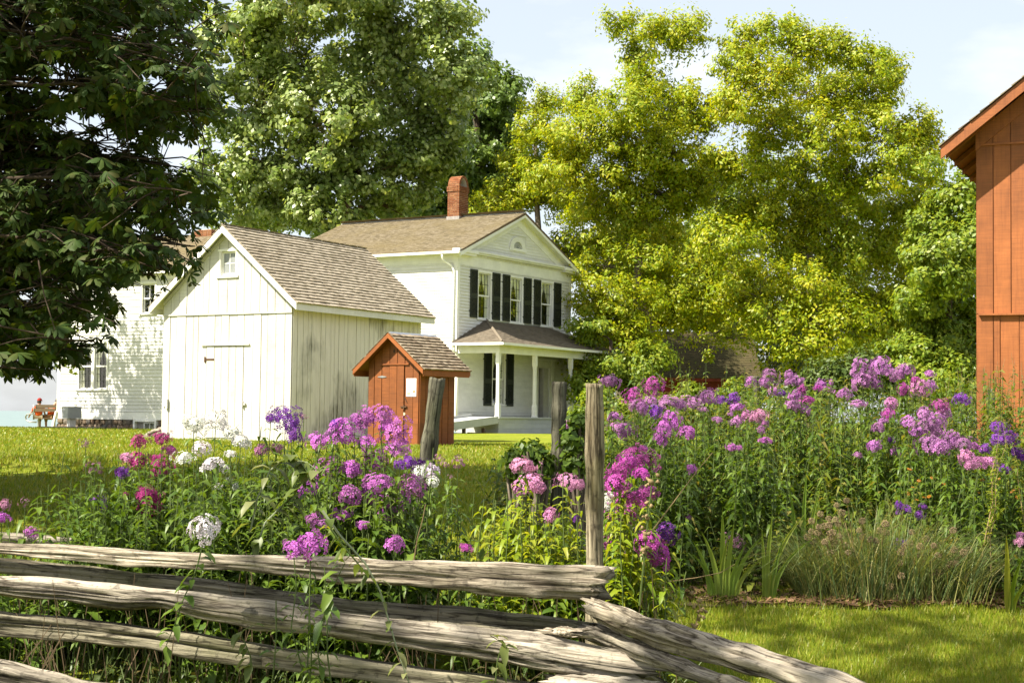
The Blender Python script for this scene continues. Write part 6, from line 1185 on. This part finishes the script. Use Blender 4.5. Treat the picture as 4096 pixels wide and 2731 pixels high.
def blades(label, name, Y, x, y, L, m, seed):
    rng = np.random.default_rng(seed); c = at(x, y, Y); base = np.array([c[0], Y, gz(c[0], Y)]); T = thing(name, label, 'plant', tuple(base))
    for (dx, h, lean, w) in L:
        V = []; s = np.array([1, 0, 0]) * w / 2; n = 8
        for k in range(n): f = k / (n - 1); q = np.array([dx * .4 + lean * h * f * f, rng.normal(0, .003) - .05 * f * f, h * f * (1 - .25 * abs(lean) * f)]); ww = s * (1 - f ** 3) * (1 if f > .0 else .6); V += [q - ww, q + np.array([0, .012, 0]), q + ww]
        F = []
        for k in range(n - 1): b = 3 * k; F += [(b, b + 1, b + 4, b + 3), (b + 1, b + 2, b + 5, b + 4)]
        obj('leaf', mesh_np('leaf', V, F, True), m, T)
blades('upright sword shaped iris leaves at the front of the bed', 'iris_plant', 10.95, 2900, 2400, [(-.12, .50, -.25, .04), (-.04, .62, -.02, .045), (.03, .55, .08, .04), (.09, .42, .25, .035), (-.2, .36, -.45, .035), (-.08, .44, .1, .035), (.15, .5, .4, .04), (-.26, .45, -.3, .035), (.2, .38, .6, .035)], M['iris'], 931)
blades('second fan of iris leaves leaning out beside the grassy clump', 'iris_plant', 10.9, 3080, 2410, [(-.06, .60, .05, .035), (.0, .66, .35, .04), (.06, .52, .55, .035), (-.1, .5, -.05, .03), (.04, .44, .15, .03)], M['iris'], 932)
blades('tall iris fan standing behind the grassy clump', 'iris_plant', 11.7, 3210, 2350, [(-.1, .72, -.1, .035), (.0, .8, .02, .04), (.08, .7, .12, .035), (.14, .6, .1, .03)], M['iris'], 933)
blades('single bright yellow green arching blade at the bed edge', 'iris_plant', 10.7, 4035, 2470, [(-.02, .52, -.04, .045), (.03, .40, .18, .035), (.08, .3, .5, .03)], M['lf_bright'], 934)
def rudbeckia():
    rng = np.random.default_rng(941); zz = lambda x, y: (3000 + x / 2.146, 1850 + y / 2.146); c = at(3720, 2100, 12.1); base = np.array([c[0], 12.1, gz(c[0], 12.1)]); T = thing('coneflower_plant', 'loose plant dotted with small orange daisies in the shaded bed', 'plant', tuple(base)); V = []; F = []
    for j in range(12):
        a = j * 6.283 / 12; q = lambda r, an, h: np.array([r * math.cos(an), r * math.sin(an), h]); b = len(V); V += [q(.1, a, .0), q(.6, a - .2, -.08), q(1, a, -.3), q(.6, a + .2, -.08)]; F += [(b, b + 1, b + 2), (b, b + 2, b + 3)]
    fm = mesh_np('flower', V, F); LC, LD, LL = [], [], []
    for (x, y) in ((1360, 260), (1400, 205), (1430, 310), (1990, 140), (1960, 250), (1560, 125), (1660, 180), (1600, 435), (2250, 240), (1500, 290), (1535, 285), (1740, 290), (1810, 320), (1450, 150), (1370, 50), (2300, 290), (2130, 130), (2340, 370)):
        p = at(*zz(x, y), 12.1 + rng.uniform(-.3, .1)); o = obj('flower', fm, M['orangepet'], T); o.matrix_basis = Matrix.Translation(p - base) @ Matrix.Rotation(rng.uniform(.1, .9), 4, 'X') @ Matrix.Rotation(rng.normal(0, .3), 4, 'Y') @ Matrix.Scale(rng.uniform(.018, .027), 4); f = np.array([p[0] + rng.normal(0, .04), p[1], gz(p[0], p[1])]); P = curve(f, p, 0, 5, rng, .02); mb = MB(); mb.tube(P - base, .003, 4, False); mb.build('stem', M['stem'], T); stem_leaves(P, rng, LC, LD, LL, .07, .07)
    LL = np.array(LL); V, F = lance(np.array(LC), np.array(LD), LL, LL * .25, LL * 0 + .5, rng); obj('foliage', mesh_np('foliage', V - base, F), M['lf_bed'], T)
rudbeckia()
def plume(label, Y, tips, seed, m):
    rng = np.random.default_rng(seed); c = at(tips[0][0], 1900, Y); base = np.array([c[0], Y, gz(c[0], Y)]); T = thing('feathery_plant', label, 'plant', tuple(base)); LC, LD, LL = [], [], []
    for (x, y) in tips:
        p = at(x, y, Y + rng.uniform(-.3, .3)); f = np.array([p[0] + rng.normal(0, .12), p[1], gz(p[0], p[1])]); P = curve(f, p, .02, 9, rng, .02); mb = MB(); mb.tube(P - base, np.linspace(.006, .001, 9), 4, False); mb.build('stem', M['stem_dry'], T); stem_leaves(P, rng, LC, LD, LL, .035, .055)
        for k in range(26):
            g = rng.uniform(.35, 1); q = P[int(g * 8)]; an = rng.uniform(0, 6.28); e = q + np.array([math.cos(an), math.sin(an), rng.uniform(.5, 1.2)]) * .16 * (1.25 - g); Q = curve(q, e, .1, 4, rng, .05); stem_leaves(Q, rng, LC, LD, LL, .018, .022, .0)
    LL = np.array(LL); V, F = lance(np.array(LC), np.array(LD), LL, LL * .28, LL * 0 + .4, rng); obj('foliage', mesh_np('foliage', V - base, F), m, T)
plume('dark feathery flower plumes rising before the red barn', 15.0, [(3905, 1480), (3940, 1460), (3960, 1500), (3990, 1445), (4020, 1430), (4045, 1410), (4060, 1440), (4085, 1450), (4040, 1500), (3970, 1560), (3880, 1560), (3900, 1600), (3925, 1540), (4090, 1500)], 951, M['lf_dark'])
plume('soft green feathery stems between the tangled tree and the barn', 15.5, [(3830, 1480), (3850, 1460), (3870, 1500), (3800, 1500), (3840, 1540), (3780, 1530)], 952, M['lf_bed'])
plume('bright leafy spike in front of violet phlox by the barn', 11.3, [(4010, 1640), (4012, 1700), (3980, 1760), (4050, 1780)], 953, M['lf_bright'])
def stick(label, name, pts, Y, m, r=.005, pods=None, seed=0, dy=0):
    rng = np.random.default_rng(seed); P = np.array([at(x, y, Y + dy * i) for i, (x, y) in enumerate(pts)]); base = np.array([P[0][0], P[0][1], P[0][2]]); T = thing(name, label, 'plant', tuple(base)); mb = MB(); mb.tube(P - base, np.linspace(r, r * .5, len(P)), 5); mb.build('stem', m, T)
    if pods:
        for k in range(pods):
            f = rng.uniform(.35, 1) * (len(P) - 1); i = int(min(len(P) - 2, f)); q = P[i] + (P[i + 1] - P[i]) * (f - i) + rng.normal(0, .02, 3); mb = MB(); s = rng.uniform(.010, .018); a = rng.uniform(0, 6); mb.tube([q - base - np.array([s * math.cos(a), 0, 0]), q - base, q - base + np.array([s * math.cos(a), 0, s])], [s * .3, s, s * .2], 6); mb.build('seed_pod', M['stem_dry'], T, True)
stick('dried brown seed stalk beside the magenta phlox', 'dry_stalk', [(2558, 2420), (2570, 2300), (2585, 2150), (2600, 2000), (2612, 1900)], 8.3, M['stem'], .006, 26, 961)
stick('thin bare twig rising above the top rail', 'dry_stalk', [(1655, 2240), (1670, 2150), (1690, 2080), (1702, 2015)], 8.2, M['stem_dry'], .004)
stick('dry curled stalk standing by the bleached rail', 'dry_stalk', [(2760, 2560), (2785, 2490), (2800, 2430), (2790, 2400)], 8.6, M['stem_dry'], .006, 12, 963)
stick('long pale dry stem slanting across the shaded bed', 'dry_stalk', [(2610, 2120), (2700, 2000), (2790, 1880), (2850, 1810)], 10.8, M['stem_dry'], .004)
stick('long dry stem lying above the bed edge', 'dry_stalk', [(2640, 2330), (2780, 2310), (2880, 2290), (2940, 2255)], 10.6, M['stem_dry'], .004)
# vines hanging over the rails: big leaves are parts of their own
def vine(label, pts, Y, m, lm, seed, L=.075, n=16, st=.004):
    rng = np.random.default_rng(seed); P = np.array([at(x, y, Y) for x, y in pts]); base = P[0].copy(); T = thing('climbing_vine', label, 'vine', tuple(base)); mb = MB(); mb.tube(P - base, np.linspace(st, st * .5, len(P)), 5); mb.build('stem', m, T); t = np.linspace(.06, 1, n) * (len(P) - 1)
    for k, f in enumerate(t):
        i = int(min(len(P) - 2, f)); c = P[i] + (P[i + 1] - P[i]) * (f - i); an = rng.uniform(0, 6.28); l = L * rng.uniform(.6, 1.35); V, F = lance(np.zeros((1, 3)), np.array([[math.cos(an), -abs(math.sin(an)) * .6, rng.uniform(-.9, .3)]]), np.array([l]), np.array([l * .5]), np.array([.6]), rng); o = obj('leaf', mesh_np('leaf', V, F), lm, T, tuple(c - base))
vine('leafy stalk drooping over the rails under the white phlox', [(810, 2180), (790, 2260), (765, 2330), (735, 2390), (715, 2450), (690, 2520), (665, 2580)], 7.45, M['stem'], M['lf_phlox'], 971, .085, 17)
vine('pale vine stem slanting down across the right half of the rails', [(1290, 2040), (1360, 2140), (1460, 2250), (1520, 2360), (1555, 2480), (1590, 2600), (1640, 2740)], 7.1, M['stem_grey'], M['lf_vine'], 972, .075, 18, .006)
vine('short yellow green vine tip lying over the top rail', [(1300, 2080), (1370, 2180), (1430, 2250), (1480, 2310)], 7.05, M['stem'], M['lf_bright'], 973, .05, 16, .005)
vine('broad leaved seedling between the lower rails', [(1010, 2680), (1000, 2620), (980, 2570), (960, 2530), (1010, 2500)], 7.4, M['stem'], M['lf_vine'], 974, .075, 12)
vine('leafy shoots in front of the lower rails below the lilac pair', [(1290, 2740), (1270, 2600), (1290, 2480), (1330, 2350), (1380, 2250)], 7.0, M['stem'], M['lf_phlox'], 975, .085, 22)
vine('grey green vine with pale undersides climbing among the phlox', [(1020, 2200), (1060, 2090), (1130, 2020), (1200, 1970), (1240, 1900)], 8.55, M['stem_grey'], M['lf_vine'], 976, .11, 24, .006)
vine('broad leaved vine spreading over the middle of the phlox', [(1000, 2130), (1030, 1990), (1080, 1880), (1150, 1830), (1230, 1850), (1280, 1890)], 8.6, M['stem_grey'], M['lf_vine'], 977, .12, 30, .006)
vine('low leafy sprig at the foot of the middle rails', [(1980, 2740), (1990, 2640), (2010, 2570), (1960, 2540)], 7.15, M['stem'], M['lf_vine'], 978, .075, 12)
# ------------------------------------------------------------------ grass and mulch
def grass(name, label, regs, seed):
    rng = np.random.default_rng(seed); VV = []
    for (x0, x1, y0, y1, n, h, w) in regs:
        x = rng.uniform(x0, x1, n); y = rng.uniform(y0, y1, n); keep = np.abs(x) < y * .36 + 1.0
        tuft = np.sin(x * 3.1 + np.sin(y * 2.3)) * np.sin(y * 2.7 + x); keep &= rng.uniform(-1.6, 1, n) < tuft * .6 + .5; x, y = x[keep], y[keep]; n = len(x)
        b = np.stack([x, y, ground(x, y) - .004], 1); a = rng.uniform(0, 6.28, n); s = np.stack([np.cos(a), np.sin(a), 0 * a], 1) * (w * rng.uniform(.6, 1.3, n))[:, None]; t = b + np.stack([rng.normal(0, .35, n), rng.normal(0, .35, n), np.ones(n)], 1) * (h * rng.uniform(.5, 1.35, n))[:, None]; VV.append(np.stack([b - s, b + s, t], 1).reshape(-1, 3))
    V = np.concatenate(VV); F = np.arange(len(V)).reshape(-1, 3); tag(obj(name, mesh_np(name, V, F), M['blade']), label, 'grass', None, 'stuff')
grass('grass', 'short mown grass blades of the lawn', [(.2, 5.2, 7.6, 11.4, 100000, .045, .0035), (-8, 1.2, 9.5, 17, 95000, .05, .006), (-9, 3, 17, 26, 60000, .05, .011), (-12, 3, 26, 36, 40000, .055, .02), (2, 9, 15.5, 30, 20000, .06, .02), (-22, -8, 36, 60, 25000, .06, .035)], 981)
def mulch():
    rng = np.random.default_rng(991); n = 5200; x = rng.uniform(.75, 5.4, n); edge = 10.75 + .10 * np.sin(x * 2.2) + .05 * np.sin(x * 7); y = edge + np.abs(rng.normal(0, .28, n)); zz_ = ground(x, y) + rng.uniform(.004, .03, n); a = rng.uniform(0, 6.28, n); L = rng.uniform(.012, .035, n); W = L * rng.uniform(.25, .5, n); d = np.stack([np.cos(a), np.sin(a), rng.normal(0, .3, n)], 1); s = np.stack([-np.sin(a), np.cos(a), rng.normal(0, .3, n)], 1); c = np.stack([x, y, zz_], 1); V = np.stack([c - d * L[:, None] - s * W[:, None], c + d * L[:, None] - s * W[:, None], c + d * L[:, None] + s * W[:, None], c - d * L[:, None] + s * W[:, None]], 1).reshape(-1, 3); tag(obj('mulch', mesh_np('mulch', V, np.arange(4 * n).reshape(-1, 4)), M['mulch']), 'brown bark mulch chips along the edge of the bed', 'mulch', None, 'stuff')
    # soil under the bed
    xs = np.linspace(.2, 7.5, 60); P = []; F = []
    for j, t in enumerate(np.linspace(0, 1, 12)):
        for x_ in xs: e = 10.75 + .10 * math.sin(x_ * 2.2) + .05 * math.sin(x_ * 7); y_ = e + t * 5.2; P.append((x_ + (y_ - 10.7) * .15 - .3, y_, gz(x_, y_) + .006))
    F = [(j * 60 + i, j * 60 + i + 1, (j + 1) * 60 + i + 1, (j + 1) * 60 + i) for j in range(11) for i in range(59)]; tag(obj('soil', mesh_np('soil', P, F, True), plain('dark_soil', (.06, .042, .026), .95, .1, 0, .4, 9)), kind='structure')
mulch()
